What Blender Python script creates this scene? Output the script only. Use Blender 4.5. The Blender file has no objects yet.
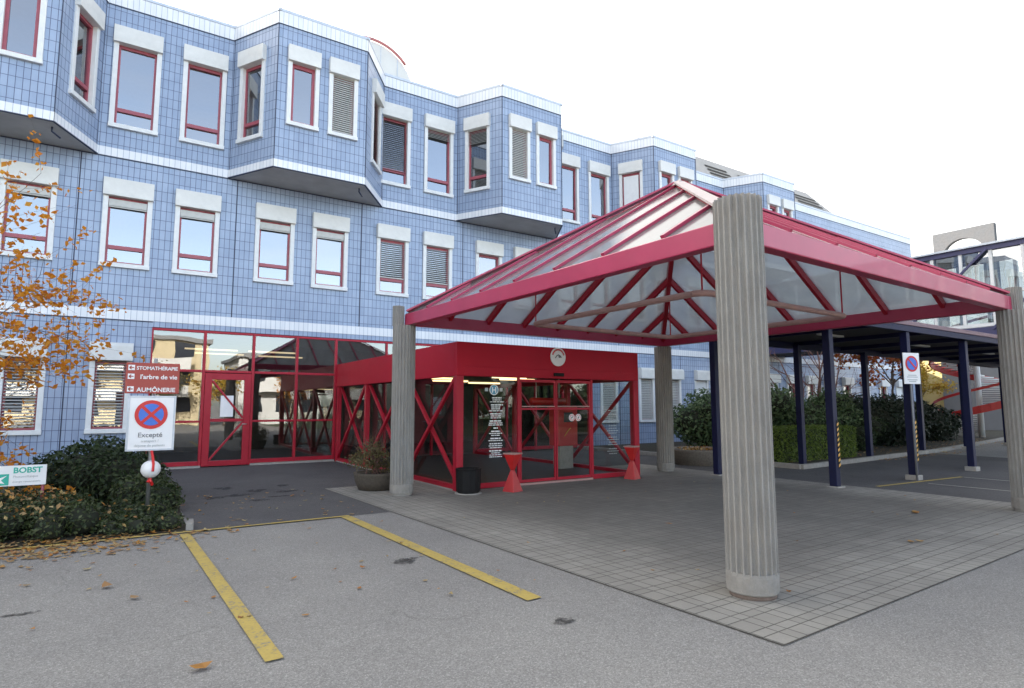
import bpy, bmesh, math, random
from mathutils import Vector, Matrix
R = math.radians
rnd = random.Random(7)
sc = bpy.context.scene
COL = sc.collection

# ------------------------------------------------------------------ mesh builder
class MB:
    def __init__(s): s.v = []; s.f = []; s.uv = []; s.m = []; s.cur = 0; s.sm = []
    def face(s, pts, uv=None, smooth=False):
        b = len(s.v); s.v += [tuple(p) for p in pts]; s.f.append(tuple(range(b, b + len(pts))))
        s.uv.append(uv); s.m.append(s.cur); s.sm.append(smooth)
    def mesh_faces(s, verts, faces, smooth=False):
        b = len(s.v); s.v += [tuple(p) for p in verts]
        for f in faces:
            s.f.append(tuple(i + b for i in f)); s.uv.append(None); s.m.append(s.cur); s.sm.append(smooth)
    def box(s, x0, x1, y0, y1, z0, z1):
        v = [(x0,y0,z0),(x1,y0,z0),(x1,y1,z0),(x0,y1,z0),(x0,y0,z1),(x1,y0,z1),(x1,y1,z1),(x0,y1,z1)]
        s.mesh_faces(v, [(0,3,2,1),(4,5,6,7),(0,1,5,4),(1,2,6,5),(2,3,7,6),(3,0,4,7)])
    def bar(s, p, q, w, h, up=(0,0,1), dz=0.0):
        p = Vector(p); q = Vector(q); d = (q - p).normalized(); up = Vector(up)
        sx = d.cross(up)
        if sx.length < 1e-4: sx = d.cross(Vector((0,1,0)))
        sx.normalize(); u = sx.cross(d).normalized()
        o = u * dz
        v = []
        for c in (p, q):
            for a, b in ((-1,-1),(1,-1),(1,1),(-1,1)): v.append(c + sx*(a*w/2) + u*(b*h/2) + o)
        s.mesh_faces(v, [(0,1,2,3),(7,6,5,4),(0,4,5,1),(1,5,6,2),(2,6,7,3),(3,7,4,0)])
    def tube(s, pts, r, n=10, cap=True):
        pts = [Vector(p) for p in pts]; rs = r if isinstance(r, (list, tuple)) else [r]*len(pts)
        V = []; F = []
        prev = None
        for i, c in enumerate(pts):
            d = (pts[min(i+1, len(pts)-1)] - pts[max(i-1, 0)]).normalized()
            ref = prev if prev is not None else (Vector((0,0,1)) if abs(d.z) < .9 else Vector((1,0,0)))
            sx = (ref - d*ref.dot(d)).normalized(); prev = sx; sy = d.cross(sx)
            for k in range(n):
                a = 2*math.pi*k/n; V.append(c + (sx*math.cos(a) + sy*math.sin(a))*rs[i])
        for i in range(len(pts)-1):
            for k in range(n):
                F.append((i*n+k, i*n+(k+1) % n, (i+1)*n+(k+1) % n, (i+1)*n+k))
        if cap: F.append(tuple(range(n-1, -1, -1))); F.append(tuple((len(pts)-1)*n+k for k in range(n)))
        s.mesh_faces(V, F, smooth=(n > 6))
    def lathe(s, prof, c, n=24, mod=None, cap=True, a0=0.0):
        V = []; F = []
        for r, z in prof:
            for k in range(n):
                a = 2*math.pi*k/n + a0; rr = r*(mod(k, z) if mod else 1)
                V.append((c[0]+rr*math.cos(a), c[1]+rr*math.sin(a), c[2]+z))
        m = len(prof)
        for i in range(m-1):
            for k in range(n): F.append((i*n+k, i*n+(k+1) % n, (i+1)*n+(k+1) % n, (i+1)*n+k))
        if cap: F.append(tuple(range(n-1, -1, -1))); F.append(tuple((m-1)*n+k for k in range(n)))
        s.mesh_faces(V, F, smooth=(n > 8 and mod is None))
    def disc(s, c, r, nrm, th=0.01, n=40, r_in=0.0):
        c = Vector(c); nrm = Vector(nrm).normalized()
        sx = nrm.cross(Vector((0,0,1))).normalized(); sy = nrm.cross(sx)
        V = []; F = []
        for off in (0, th):
            for k in range(n):
                a = 2*math.pi*k/n; dvec = sx*math.cos(a) + sy*math.sin(a)
                V.append(c + nrm*off + dvec*r)
                if r_in > 0: V.append(c + nrm*off + dvec*r_in)
        if r_in > 0:
            for k in range(n):
                j = (k+1) % n; o = 2*n
                F += [(2*k, 2*k+1, 2*j+1, 2*j), (o+2*k, o+2*j, o+2*j+1, o+2*k+1), (2*k, 2*j, o+2*j, o+2*k), (2*k+1, o+2*k+1, o+2*j+1, 2*j+1)]
        else:
            F = [tuple(range(n)), tuple(range(2*n-1, n-1, -1))] + [(k, n+k, n+(k+1) % n, (k+1) % n) for k in range(n)]
        s.mesh_faces(V, F)
    def mesh(s, name, mats):
        me = bpy.data.meshes.new(name); me.from_pydata(s.v, [], s.f)
        for m in (mats if isinstance(mats, (list, tuple)) else [mats]): me.materials.append(m)
        me.polygons.foreach_set('material_index', s.m); me.polygons.foreach_set('use_smooth', s.sm)
        if any(u is not None for u in s.uv):
            l = me.uv_layers.new(name='UVMap'); i = 0
            for f, u in zip(s.f, s.uv):
                for k in range(len(f)): l.data[i].uv = u[k] if u else (0, 0); i += 1
        me.update(); return me
    def build(s, name, mats, parent=None, bevel=0.0, weld=False):
        me = s.mesh(name, mats)
        if weld or not any(u is not None for u in s.uv):
            bm = bmesh.new(); bm.from_mesh(me)
            if weld: bmesh.ops.remove_doubles(bm, verts=bm.verts, dist=1e-4)
            bmesh.ops.recalc_face_normals(bm, faces=bm.faces); bm.to_mesh(me); bm.free()
        o = bpy.data.objects.new(name, me); COL.objects.link(o)
        if parent: o.parent = parent
        if bevel:
            b = o.modifiers.new('Bevel', 'BEVEL'); b.width = bevel; b.segments = 2; b.limit_method = 'ANGLE'; b.angle_limit = R(50)
        return o

def empty(name, loc=(0,0,0)):
    o = bpy.data.objects.new(name, None); COL.objects.link(o); o.empty_display_size = .2
    return o
def tag(o, label=None, cat=None, group=None, kind=None):
    if label: o['label'] = label
    if cat: o['category'] = cat
    if group: o['group'] = group
    if kind: o['kind'] = kind
    return o

# ------------------------------------------------------------------ materials
def newmat(name):
    m = bpy.data.materials.new(name); m.use_nodes = True; nt = m.node_tree
    return m, nt, nt.nodes['Principled BSDF']
def N(nt, t, **kw):
    n = nt.nodes.new(t)
    for k, v in kw.items():
        if k.startswith('i_'): n.inputs[k[2:].replace('_', ' ')].default_value = v
        else: setattr(n, k, v)
    return n
def L(nt, a, b): nt.links.new(a, b)
def ramp(nt, fac, stops):
    r = nt.nodes.new('ShaderNodeValToRGB'); e = r.color_ramp.elements
    while len(e) < len(stops): e.new(.5)
    for el, (p, c) in zip(e, stops): el.position = p; el.color = c if len(c) == 4 else (*c, 1)
    L(nt, fac, r.inputs[0]); return r.outputs[0]
def mixc(nt, fac, a, b, mode='MIX'):
    m = nt.nodes.new('ShaderNodeMix'); m.data_type = 'RGBA'; m.blend_type = mode
    for sock, v in ((0, fac), (6, a), (7, b)):
        if hasattr(v, 'is_linked'): L(nt, v, m.inputs[sock])
        elif isinstance(v, (int, float)): m.inputs[sock].default_value = v
        else: m.inputs[sock].default_value = (*v, 1) if len(v) == 3 else v
    return m.outputs[2]
def noise(nt, scale, detail=4, rough=.6, coord='Object', vec=None, dist=0.0):
    if vec is None:
        tc = nt.nodes.new('ShaderNodeTexCoord'); vec = tc.outputs[coord]
    n = nt.nodes.new('ShaderNodeTexNoise'); n.inputs['Scale'].default_value = scale
    n.inputs['Detail'].default_value = detail; n.inputs['Roughness'].default_value = rough; n.inputs['Distortion'].default_value = dist
    L(nt, vec, n.inputs['Vector']); return n.outputs[0]
def mapping(nt, vec, scale=(1,1,1), rot=(0,0,0), loc=(0,0,0)):
    m = nt.nodes.new('ShaderNodeMapping'); m.inputs['Scale'].default_value = scale; m.inputs['Rotation'].default_value = rot; m.inputs['Location'].default_value = loc
    L(nt, vec, m.inputs['Vector']); return m.outputs[0]
def bump(nt, b, h, strength=.3, dist=.01):
    n = nt.nodes.new('ShaderNodeBump'); n.inputs['Strength'].default_value = strength; n.inputs['Distance'].default_value = dist
    L(nt, h, n.inputs['Height']); L(nt, n.outputs[0], b.inputs['Normal'])
def simple(name, col, rough=.5, metal=0, var=.15, scale=6, spec=.5, coat=0, bmp=0, vstretch=None):
    m, nt, b = newmat(name)
    tc = nt.nodes.new('ShaderNodeTexCoord'); vec = tc.outputs['Object']
    if vstretch: vec = mapping(nt, vec, vstretch)
    f = noise(nt, scale, 5, .65, vec=vec)
    c = ramp(nt, f, [(.25, [x*(1-var) for x in col]), (.75, [min(1, x*(1+var)) for x in col])])
    L(nt, c, b.inputs['Base Color']); b.inputs['Roughness'].default_value = rough; b.inputs['Metallic'].default_value = metal
    b.inputs['Specular IOR Level'].default_value = spec; b.inputs['Coat Weight'].default_value = coat
    if bmp: bump(nt, b, noise(nt, scale*8, 3, .6, vec=vec), bmp, .01)
    return m
def tile_mat(name, c1, c2, grout, dirt=.25):
    m, nt, b = newmat(name)
    uv = nt.nodes.new('ShaderNodeUVMap'); uv.uv_map = 'UVMap'
    br = N(nt, 'ShaderNodeTexBrick', offset=0.0, squash=1.0)
    for k, v in (('Color1', (*c1, 1)), ('Color2', (*c2, 1)), ('Mortar', (*grout, 1)), ('Scale', 1.0), ('Mortar Size', .0065), ('Mortar Smooth', .2), ('Bias', 0.0), ('Brick Width', .13), ('Row Height', .26)):
        br.inputs[k].default_value = v
    L(nt, uv.outputs[0], br.inputs['Vector'])
    f = noise(nt, .55, 5, .7)
    tc = nt.nodes.new('ShaderNodeTexCoord')
    st = noise(nt, 1.0, 4, .7, vec=mapping(nt, tc.outputs['Object'], (3.5, 3.5, .25)))
    c = mixc(nt, ramp(nt, f, [(.35, (0,0,0)), (.8, (1,1,1))]), br.outputs[0], mixc(nt, 1.0, br.outputs[0], (1-dirt, 1-dirt*.95, 1-dirt*.8), 'MULTIPLY'))
    c = mixc(nt, ramp(nt, st, [(.52, (0,0,0)), (.8, (.55,.55,.55))]), c, mixc(nt, 1.0, c, (.72,.74,.78), 'MULTIPLY'))
    L(nt, c, b.inputs['Base Color'])
    L(nt, ramp(nt, br.outputs['Fac'], [(0, (.3,.3,.3)), (1, (.8,.8,.8))]), b.inputs['Roughness'])
    inv = N(nt, 'ShaderNodeMath', operation='SUBTRACT'); inv.inputs[0].default_value = 1; L(nt, br.outputs['Fac'], inv.inputs[1])
    bump(nt, b, inv.outputs[0], .4, .004)
    return m
def glass_mat(name, tint, refl=.12, rough=.0, ior=1.5):
    m = bpy.data.materials.new(name); m.use_nodes = True; nt = m.node_tree; nt.nodes.clear()
    out = nt.nodes.new('ShaderNodeOutputMaterial'); tr = nt.nodes.new('ShaderNodeBsdfTransparent'); gl = nt.nodes.new('ShaderNodeBsdfGlossy')
    tr.inputs[0].default_value = (*tint, 1); gl.inputs['Roughness'].default_value = rough; gl.inputs[0].default_value = (.95, .97, 1, 1)
    fr = nt.nodes.new('ShaderNodeFresnel'); fr.inputs[0].default_value = ior
    geo = nt.nodes.new('ShaderNodeNewGeometry')                      # same fresnel from both sides of a thin sheet
    mx = N(nt, 'ShaderNodeMix', data_type='FLOAT')
    mx.inputs[2].default_value = ior; mx.inputs[3].default_value = 1/ior
    L(nt, geo.outputs['Backfacing'], mx.inputs[0]); L(nt, mx.outputs[0], fr.inputs[0])
    ad = N(nt, 'ShaderNodeMath', operation='ADD', use_clamp=True); L(nt, fr.outputs[0], ad.inputs[0]); ad.inputs[1].default_value = refl
    # slight waviness of the sheet so that reflections break from pane to pane
    tc = nt.nodes.new('ShaderNodeTexCoord'); nz = noise(nt, 1.1, 1, .5, vec=tc.outputs['Object'])
    bp = nt.nodes.new('ShaderNodeBump'); bp.inputs['Strength'].default_value = .05; bp.inputs['Distance'].default_value = .05
    L(nt, nz, bp.inputs['Height']); L(nt, bp.outputs[0], gl.inputs['Normal'])
    mi = nt.nodes.new('ShaderNodeMixShader'); L(nt, ad.outputs[0], mi.inputs[0]); L(nt, tr.outputs[0], mi.inputs[1]); L(nt, gl.outputs[0], mi.inputs[2])
    L(nt, mi.outputs[0], out.inputs[0]); return m
def emit(name, col, st):
    m, nt, b = newmat(name); b.inputs['Base Color'].default_value = (*col, 1); b.inputs['Emission Color'].default_value = (*col, 1); b.inputs['Emission Strength'].default_value = st
    return m
def leaf_mat(name, cols, scale=3.0, trans=.25):
    m, nt, b = newmat(name)
    geo = nt.nodes.new('ShaderNodeNewGeometry')
    n = len(cols); c = ramp(nt, geo.outputs['Random Per Island'], [(i/(n-1), cols[i]) for i in range(n)])
    f = noise(nt, scale, 3, .6)
    c2 = mixc(nt, f, c, mixc(nt, 1.0, c, (.55, .6, .55), 'MULTIPLY'))
    L(nt, c2, b.inputs['Base Color']); b.inputs['Roughness'].default_value = .5; b.inputs['Specular IOR Level'].default_value = .35
    out = nt.nodes['Material Output']; tl = nt.nodes.new('ShaderNodeBsdfTranslucent'); L(nt, c2, tl.inputs[0])
    mi = nt.nodes.new('ShaderNodeMixShader'); mi.inputs[0].default_value = trans
    L(nt, b.outputs[0], mi.inputs[1]); L(nt, tl.outputs[0], mi.inputs[2]); L(nt, mi.outputs[0], out.inputs[0])
    return m

M = {}
M['tile'] = tile_mat('blue_tile', (.285, .365, .51), (.342, .424, .572), (.085, .105, .18))
M['white_tile'] = tile_mat('white_tile', (.74, .76, .79), (.8, .81, .83), (.42, .46, .54), .12)
M['window_white'] = simple('white_window_surround', (.7, .71, .71), .5, var=.08)
M['header_white'] = simple('white_shutter_box', (.66, .66, .64), .55, var=.1, scale=3)
M['sash'] = simple('red_window_sash', (.33, .07, .095), .4, var=.12)
M['glass'] = glass_mat('window_glass', (.5, .55, .56), .22, 0, 1.6)
M['glass_low'] = glass_mat('vestibule_glass', (.8, .83, .82), 0, 0, 1.42)
M['glass_hall'] = glass_mat('hall_glass', (.6, .6, .55), .13, 0, 1.55)
M['slat'] = simple('grey_blind_slat', (.5, .5, .48), .5, var=.12)
M['slat_dark'] = simple('brown_blind_slat', (.36, .33, .3), .5, var=.12)
M['roller'] = simple('white_roller_blind', (.72, .73, .74), .6, var=.06)
M['soffit'] = simple('grey_soffit_panel', (.44, .44, .43), .7, var=.16, scale=1.5)
M['dark_joint'] = simple('dark_joint_strip', (.03, .04, .08), .6)
M['coping'] = simple('grey_metal_coping', (.5, .54, .6), .4, metal=.3)
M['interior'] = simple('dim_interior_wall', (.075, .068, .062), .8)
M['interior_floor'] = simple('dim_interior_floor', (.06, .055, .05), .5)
M['red'] = simple('red_painted_steel', (.38, .010, .028), .42, var=.1, scale=2.5, spec=.35)
M['red_bright'] = simple('bright_red_paint', (.5, .02, .02), .4, var=.1)
M['red_fascia'] = simple('red_fascia_sheet', (.40, .008, .025), .5, var=.08, scale=1.2, spec=.25)
M['pink_red'] = simple('weathered_red_eave_paint', (.39, .03, .085), .36, var=.12, scale=1.6, coat=.2)
M['navy'] = simple('navy_painted_steel', (.006, .009, .045), .5, var=.15, spec=.3)
M['bridge_blue'] = simple('slate_blue_steel', (.045, .045, .12), .45, var=.12)
M['roof_brown'] = simple('mauve_roof_edge_sheet', (.21, .13, .15), .5, var=.12)
M['dark_ceiling'] = simple('dark_walkway_ceiling', (.045, .042, .045), .8)
M['rail'] = simple('dusty_pink_rail', (.4, .24, .22), .5, var=.15)
M['hip_cap'] = simple('pale_pink_ridge_cap', (.56, .47, .44), .5, var=.12, scale=3)
M['metal'] = simple('galvanised_steel', (.45, .46, .47), .35, metal=.8)
M['dull_metal'] = simple('dull_grey_steel', (.2, .21, .23), .6, var=.1)
M['black'] = simple('black_plastic', (.007, .007, .008), .6, spec=.25, bmp=.2)
M['white_paint'] = simple('white_sign_paint', (.82, .82, .82), .4, var=.04)
M['sign_red'] = simple('sign_red_paint', (.6, .02, .02), .4, var=.05)
M['sign_blue'] = simple('sign_blue_paint', (.05, .16, .6), .4, var=.05)
M['sign_brown'] = simple('brick_red_sign_paint', (.36, .05, .035), .45, var=.06)
M['teal'] = simple('teal_print', (.03, .42, .32), .5, var=.05)
M['grey_text'] = simple('grey_print', (.18, .18, .19), .6)
M['pale_text'] = simple('pale_grey_print', (.42, .45, .45), .6)
M['hazard_yellow'] = simple('hazard_yellow', (.72, .4, .08), .5)
M['bark'] = simple('bark', (.1, .075, .06), .85, var=.3, scale=12, bmp=.4)
M['twig_red'] = simple('reddish_twigs', (.16, .08, .065), .8, var=.25)
M['soil'] = simple('leaf_littered_soil', (.04, .034, .02), .95, var=.4, scale=9, bmp=.5)
M['planter'] = simple('washed_concrete_planter', (.2, .175, .15), .9, var=.3, scale=25, bmp=.5)
M['beige'] = simple('beige_render', (.56, .47, .3), .8, var=.06, scale=1)
M['pale_wall'] = simple('pale_pink_render', (.56, .5, .5), .8, var=.08, scale=1)
M['grey_wall'] = simple('grey_render', (.22, .22, .225), .8, var=.1, scale=1)
M['sunny_yellow'] = simple('ochre_render', (.74, .58, .26), .8, var=.12, scale=1.4)
M['roof_grey'] = simple('grey_roof_sheet', (.22, .22, .22), .7)
M['dark_win'] = simple('dark_far_window', (.035, .04, .05), .15, spec=.8)
M['louvre'] = simple('grey_beige_roof_panel', (.42, .39, .36), .7, var=.12, scale=2)
M['louvre_dark'] = simple('dark_louvre_slot', (.05, .045, .04), .8)
M['cream'] = simple('cream_render', (.62, .62, .6), .7, var=.08, scale=1.5)
M['pink_rim'] = simple('faded_red_rim', (.45, .17, .17), .5)
M['lamp'] = emit('warm_fluorescent_tube', (1.0, .7, .35), .55)
M['cold_lamp'] = emit('dim_strip_lamp', (1.0, .8, .5), .22)

def concrete(name, col, streak=True):
    m, nt, b = newmat(name)
    tc = nt.nodes.new('ShaderNodeTexCoord'); o = tc.outputs['Object']
    f1 = noise(nt, 7, 6, .75, vec=mapping(nt, o, (1, 1, .35)) if streak else o); f2 = noise(nt, 90, 3, .6, vec=o); f3 = noise(nt, 1.4, 4, .6, vec=o)
    c = ramp(nt, f1, [(.3, [x*.72 for x in col]), (.55, col), (.8, [min(1, x*1.22) for x in col])])
    c = mixc(nt, ramp(nt, f2, [(.35, (.0,.0,.0)), (.75, (.35,.35,.35))]), c, [x*.6 for x in col])
    c = mixc(nt, ramp(nt, f3, [(.35, (0,0,0)), (.75, (.5,.5,.5))]), c, [col[0]*1.02, col[1]*.92, col[2]*.84])
    L(nt, c, b.inputs['Base Color']); b.inputs['Roughness'].default_value = .9; b.inputs['Specular IOR Level'].default_value = .2
    bump(nt, b, f2, .5, .006)
    return m
M['concrete'] = concrete('fluted_concrete', (.315, .308, .292))
M['collar'] = concrete('patched_concrete_collar', (.29, .28, .262), False)
M['concrete_smooth'] = concrete('plain_concrete', (.4, .385, .36), False)
M['tower'] = concrete('weathered_grey_concrete', (.125, .13, .14), False)
M['stone_kerb'] = concrete('kerb_stone', (.33, .32, .3), False)

def asphalt(name, base, speck, patch=.2, light=None, warm=None):
    m, nt, b = newmat(name)
    tc = nt.nodes.new('ShaderNodeTexCoord'); o = tc.outputs['Object']
    v = N(nt, 'ShaderNodeTexVoronoi'); v.inputs['Scale'].default_value = 120; L(nt, o, v.inputs['Vector'])
    sep = N(nt, 'ShaderNodeSeparateColor'); L(nt, v.outputs['Color'], sep.inputs[0])
    c = ramp(nt, sep.outputs[0], [(0, [x*(1-speck) for x in base]), (.55, base), (.86, [x*(1+speck*.9) for x in base]), (1, [min(1, x*(1+speck*2.4)) for x in base])])
    v2 = N(nt, 'ShaderNodeTexVoronoi'); v2.inputs['Scale'].default_value = 260; L(nt, o, v2.inputs['Vector'])
    sep2 = N(nt, 'ShaderNodeSeparateColor'); L(nt, v2.outputs['Color'], sep2.inputs[0])
    c = mixc(nt, .4, c, ramp(nt, sep2.outputs[1], [(0, [x*(1-speck) for x in base]), (1, [x*(1+speck) for x in base])]))
    f = noise(nt, .45, 6, .65, vec=o); f4 = noise(nt, 3.2, 5, .7, vec=o)
    c = mixc(nt, ramp(nt, f, [(.35, (0,0,0)), (.7, (1,1,1))]), c, mixc(nt, 1.0, c, (1-patch, 1-patch, 1-patch*.9), 'MULTIPLY'))
    c = mixc(nt, ramp(nt, f4, [(.58, (0,0,0)), (.85, (.6,.6,.6))]), c, mixc(nt, 1.0, c, (.72, .72, .73), 'MULTIPLY'))
    # hairline cracks
    ck = N(nt, 'ShaderNodeTexVoronoi', feature='DISTANCE_TO_EDGE'); ck.inputs['Scale'].default_value = .33
    wob = N(nt, 'ShaderNodeVectorMath', operation='ADD'); nz = N(nt, 'ShaderNodeTexNoise'); nz.inputs['Scale'].default_value = 1.7; nz.inputs['Detail'].default_value = 6
    L(nt, o, nz.inputs['Vector']); L(nt, o, wob.inputs[0]); L(nt, nz.outputs['Color'], wob.inputs[1]); L(nt, wob.outputs[0], ck.inputs['Vector'])
    fm = N(nt, 'ShaderNodeMath', operation='MULTIPLY'); L(nt, ramp(nt, ck.outputs['Distance'], [(0, (1,1,1)), (.0035, (0,0,0))]), fm.inputs[0]); L(nt, ramp(nt, noise(nt, .25, 2, .5, vec=o), [(.5, (0,0,0)), (.6, (.5,.5,.5))]), fm.inputs[1])
    c = mixc(nt, fm.outputs[0], c, [x*.35 for x in base])
    L(nt, c, b.inputs['Base Color']); b.inputs['Roughness'].default_value = .88; b.inputs['Specular IOR Level'].default_value = .25
    bump(nt, b, v.outputs['Distance'], .5, .006)
    return m
M['asphalt'] = asphalt('grey_asphalt', (.272, .262, .244), .36)
M['asphalt_dark'] = asphalt('dark_asphalt', (.118, .114, .112), .3, .3)

def paver_mat():
    m, nt, b = newmat('grey_paving_stones')
    tc = nt.nodes.new('ShaderNodeTexCoord'); o = tc.outputs['Object']
    sx = N(nt, 'ShaderNodeSeparateXYZ'); L(nt, o, sx.inputs[0])
    def joint(out, per, gap, w):
        md = N(nt, 'ShaderNodeMath', operation='PINGPONG')  # distance to joints at 0 and at 'gap' within a period
        d = []
        for off in (0.0, gap):
            a = N(nt, 'ShaderNodeMath', operation='SUBTRACT'); L(nt, out, a.inputs[0]); a.inputs[1].default_value = off
            q = N(nt, 'ShaderNodeMath', operation='PINGPONG'); L(nt, a.outputs[0], q.inputs[0]); q.inputs[1].default_value = per/2
            d.append(q.outputs[0])
        mn = N(nt, 'ShaderNodeMath', operation='MINIMUM'); L(nt, d[0], mn.inputs[0]); L(nt, d[1], mn.inputs[1])
        return mn.outputs[0]
    wob = noise(nt, 6, 3, .6, vec=o)
    jx = joint(sx.outputs[0], .29, .18, .006); jy = joint(sx.outputs[1], .29, .19, .006)
    mn = N(nt, 'ShaderNodeMath', operation='MINIMUM'); L(nt, jx, mn.inputs[0]); L(nt, jy, mn.inputs[1])
    ad = N(nt, 'ShaderNodeMath', operation='MULTIPLY_ADD'); L(nt, wob, ad.inputs[0]); ad.inputs[1].default_value = -.006; L(nt, mn.outputs[0], ad.inputs[2])
    jm = ramp(nt, ad.outputs[0], [(0.0, (1,1,1)), (.0036, (0,0,0))])
    # a colour per stone
    def snap(out, per, gap):
        f = N(nt, 'ShaderNodeMath', operation='DIVIDE'); L(nt, out, f.inputs[0]); f.inputs[1].default_value = per
        fl = N(nt, 'ShaderNodeMath', operation='FLOOR'); L(nt, f.outputs[0], fl.inputs[0])
        fr = N(nt, 'ShaderNodeMath', operation='FRACT'); L(nt, f.outputs[0], fr.inputs[0])
        g = N(nt, 'ShaderNodeMath', operation='GREATER_THAN'); L(nt, fr.outputs[0], g.inputs[0]); g.inputs[1].default_value = gap/per
        s_ = N(nt, 'ShaderNodeMath', operation='MULTIPLY_ADD'); L(nt, g.outputs[0], s_.inputs[0]); s_.inputs[1].default_value = .5; L(nt, fl.outputs[0], s_.inputs[2])
        return s_.outputs[0]
    cx = N(nt, 'ShaderNodeCombineXYZ'); L(nt, snap(sx.outputs[0], .29, .18), cx.inputs[0]); L(nt, snap(sx.outputs[1], .29, .19), cx.inputs[1])
    wn = N(nt, 'ShaderNodeTexWhiteNoise'); L(nt, cx.outputs[0], wn.inputs['Vector'])
    base = (.325, .308, .272)
    c = ramp(nt, wn.outputs['Value'], [(0, [x*.92 for x in base]), (1, [x*1.06 for x in base])])
    f = noise(nt, .5, 6, .7, vec=o); f2 = noise(nt, 60, 3, .6, vec=o)
    c = mixc(nt, ramp(nt, f, [(.38, (0,0,0)), (.66, (1,1,1))]), c, mixc(nt, 1.0, c, (.7, .7, .72), 'MULTIPLY'))
    # inner stones painted darker for canopy shade and dirt, with a ragged edge
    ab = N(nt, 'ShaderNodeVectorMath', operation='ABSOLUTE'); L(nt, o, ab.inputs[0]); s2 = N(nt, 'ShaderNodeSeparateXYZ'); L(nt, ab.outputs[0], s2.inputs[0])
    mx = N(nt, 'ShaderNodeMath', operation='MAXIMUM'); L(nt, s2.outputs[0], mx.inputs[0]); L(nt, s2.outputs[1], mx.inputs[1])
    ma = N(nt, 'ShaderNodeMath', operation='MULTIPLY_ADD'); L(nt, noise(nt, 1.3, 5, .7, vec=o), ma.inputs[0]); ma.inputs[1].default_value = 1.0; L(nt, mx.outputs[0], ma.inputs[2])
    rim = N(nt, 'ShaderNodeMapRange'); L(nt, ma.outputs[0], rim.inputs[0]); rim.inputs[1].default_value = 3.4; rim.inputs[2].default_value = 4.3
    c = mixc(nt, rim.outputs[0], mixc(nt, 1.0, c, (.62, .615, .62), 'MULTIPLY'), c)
    c = mixc(nt, ramp(nt, f2, [(.4, (0,0,0)), (.8, (.4,.4,.4))]), c, [x*.65 for x in base])
    c = mixc(nt, jm, c, (.1, .094, .083))
    L(nt, c, b.inputs['Base Color']); b.inputs['Roughness'].default_value = .85; b.inputs['Specular IOR Level'].default_value = .25
    inv = N(nt, 'ShaderNodeMath', operation='SUBTRACT'); inv.inputs[0].default_value = 1; L(nt, jm, inv.inputs[1])
    bump(nt, b, inv.outputs[0], .5, .006)
    return m
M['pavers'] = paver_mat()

def worn_paint(name, col, worn):
    m, nt, b = newmat(name)
    f = noise(nt, 35, 5, .75); f2 = noise(nt, 5, 4, .7)
    ad = N(nt, 'ShaderNodeMath', operation='MULTIPLY_ADD'); L(nt, f2, ad.inputs[0]); ad.inputs[1].default_value = .7; L(nt, f, ad.inputs[2])
    c = ramp(nt, ad.outputs[0], [(.6, col), (.92, [x*.85 for x in col]), (1.0, worn)])
    L(nt, c, b.inputs['Base Color']); b.inputs['Roughness'].default_value = .8
    return m
M['yellow_paint'] = worn_paint('worn_yellow_road_paint', (.5, .37, .095), (.22, .2, .15))
M['white_line'] = worn_paint('worn_white_road_paint', (.42, .4, .36), (.2, .19, .18))

def roofglass():
    m = bpy.data.materials.new('dirty_wired_roof_glass'); m.use_nodes = True; nt = m.node_tree; nt.nodes.clear()
    out = nt.nodes.new('ShaderNodeOutputMaterial')
    tr = nt.nodes.new('ShaderNodeBsdfTransparent'); tl = nt.nodes.new('ShaderNodeBsdfTranslucent'); df = nt.nodes.new('ShaderNodeBsdfDiffuse'); gl = nt.nodes.new('ShaderNodeBsdfGlossy')
    f = noise(nt, 1.1, 6, .7)
    L(nt, ramp(nt, f, [(.3, (.20, .23, .25)), (.7, (.33, .36, .37))]), tl.inputs[0]); df.inputs[0].default_value = (.62, .63, .63, 1); tr.inputs[0].default_value = (.5, .54, .56, 1)
    gl.inputs['Roughness'].default_value = .12
    a = nt.nodes.new('ShaderNodeMixShader'); a.inputs[0].default_value = .42; L(nt, tl.outputs[0], a.inputs[1]); L(nt, df.outputs[0], a.inputs[2])
    b_ = nt.nodes.new('ShaderNodeMixShader'); b_.inputs[0].default_value = .2; L(nt, a.outputs[0], b_.inputs[1]); L(nt, tr.outputs[0], b_.inputs[2])
    fr = nt.nodes.new('ShaderNodeFresnel'); geo = nt.nodes.new('ShaderNodeNewGeometry'); mx = N(nt, 'ShaderNodeMix', data_type='FLOAT'); mx.inputs[2].default_value = 1.5; mx.inputs[3].default_value = 1/1.5; L(nt, geo.outputs['Backfacing'], mx.inputs[0]); L(nt, mx.outputs[0], fr.inputs[0])
    c = nt.nodes.new('ShaderNodeMixShader'); L(nt, fr.outputs[0], c.inputs[0]); L(nt, b_.outputs[0], c.inputs[1]); L(nt, gl.outputs[0], c.inputs[2])
    L(nt, c.outputs[0], out.inputs[0]); return m
M['roofglass'] = roofglass()

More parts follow.
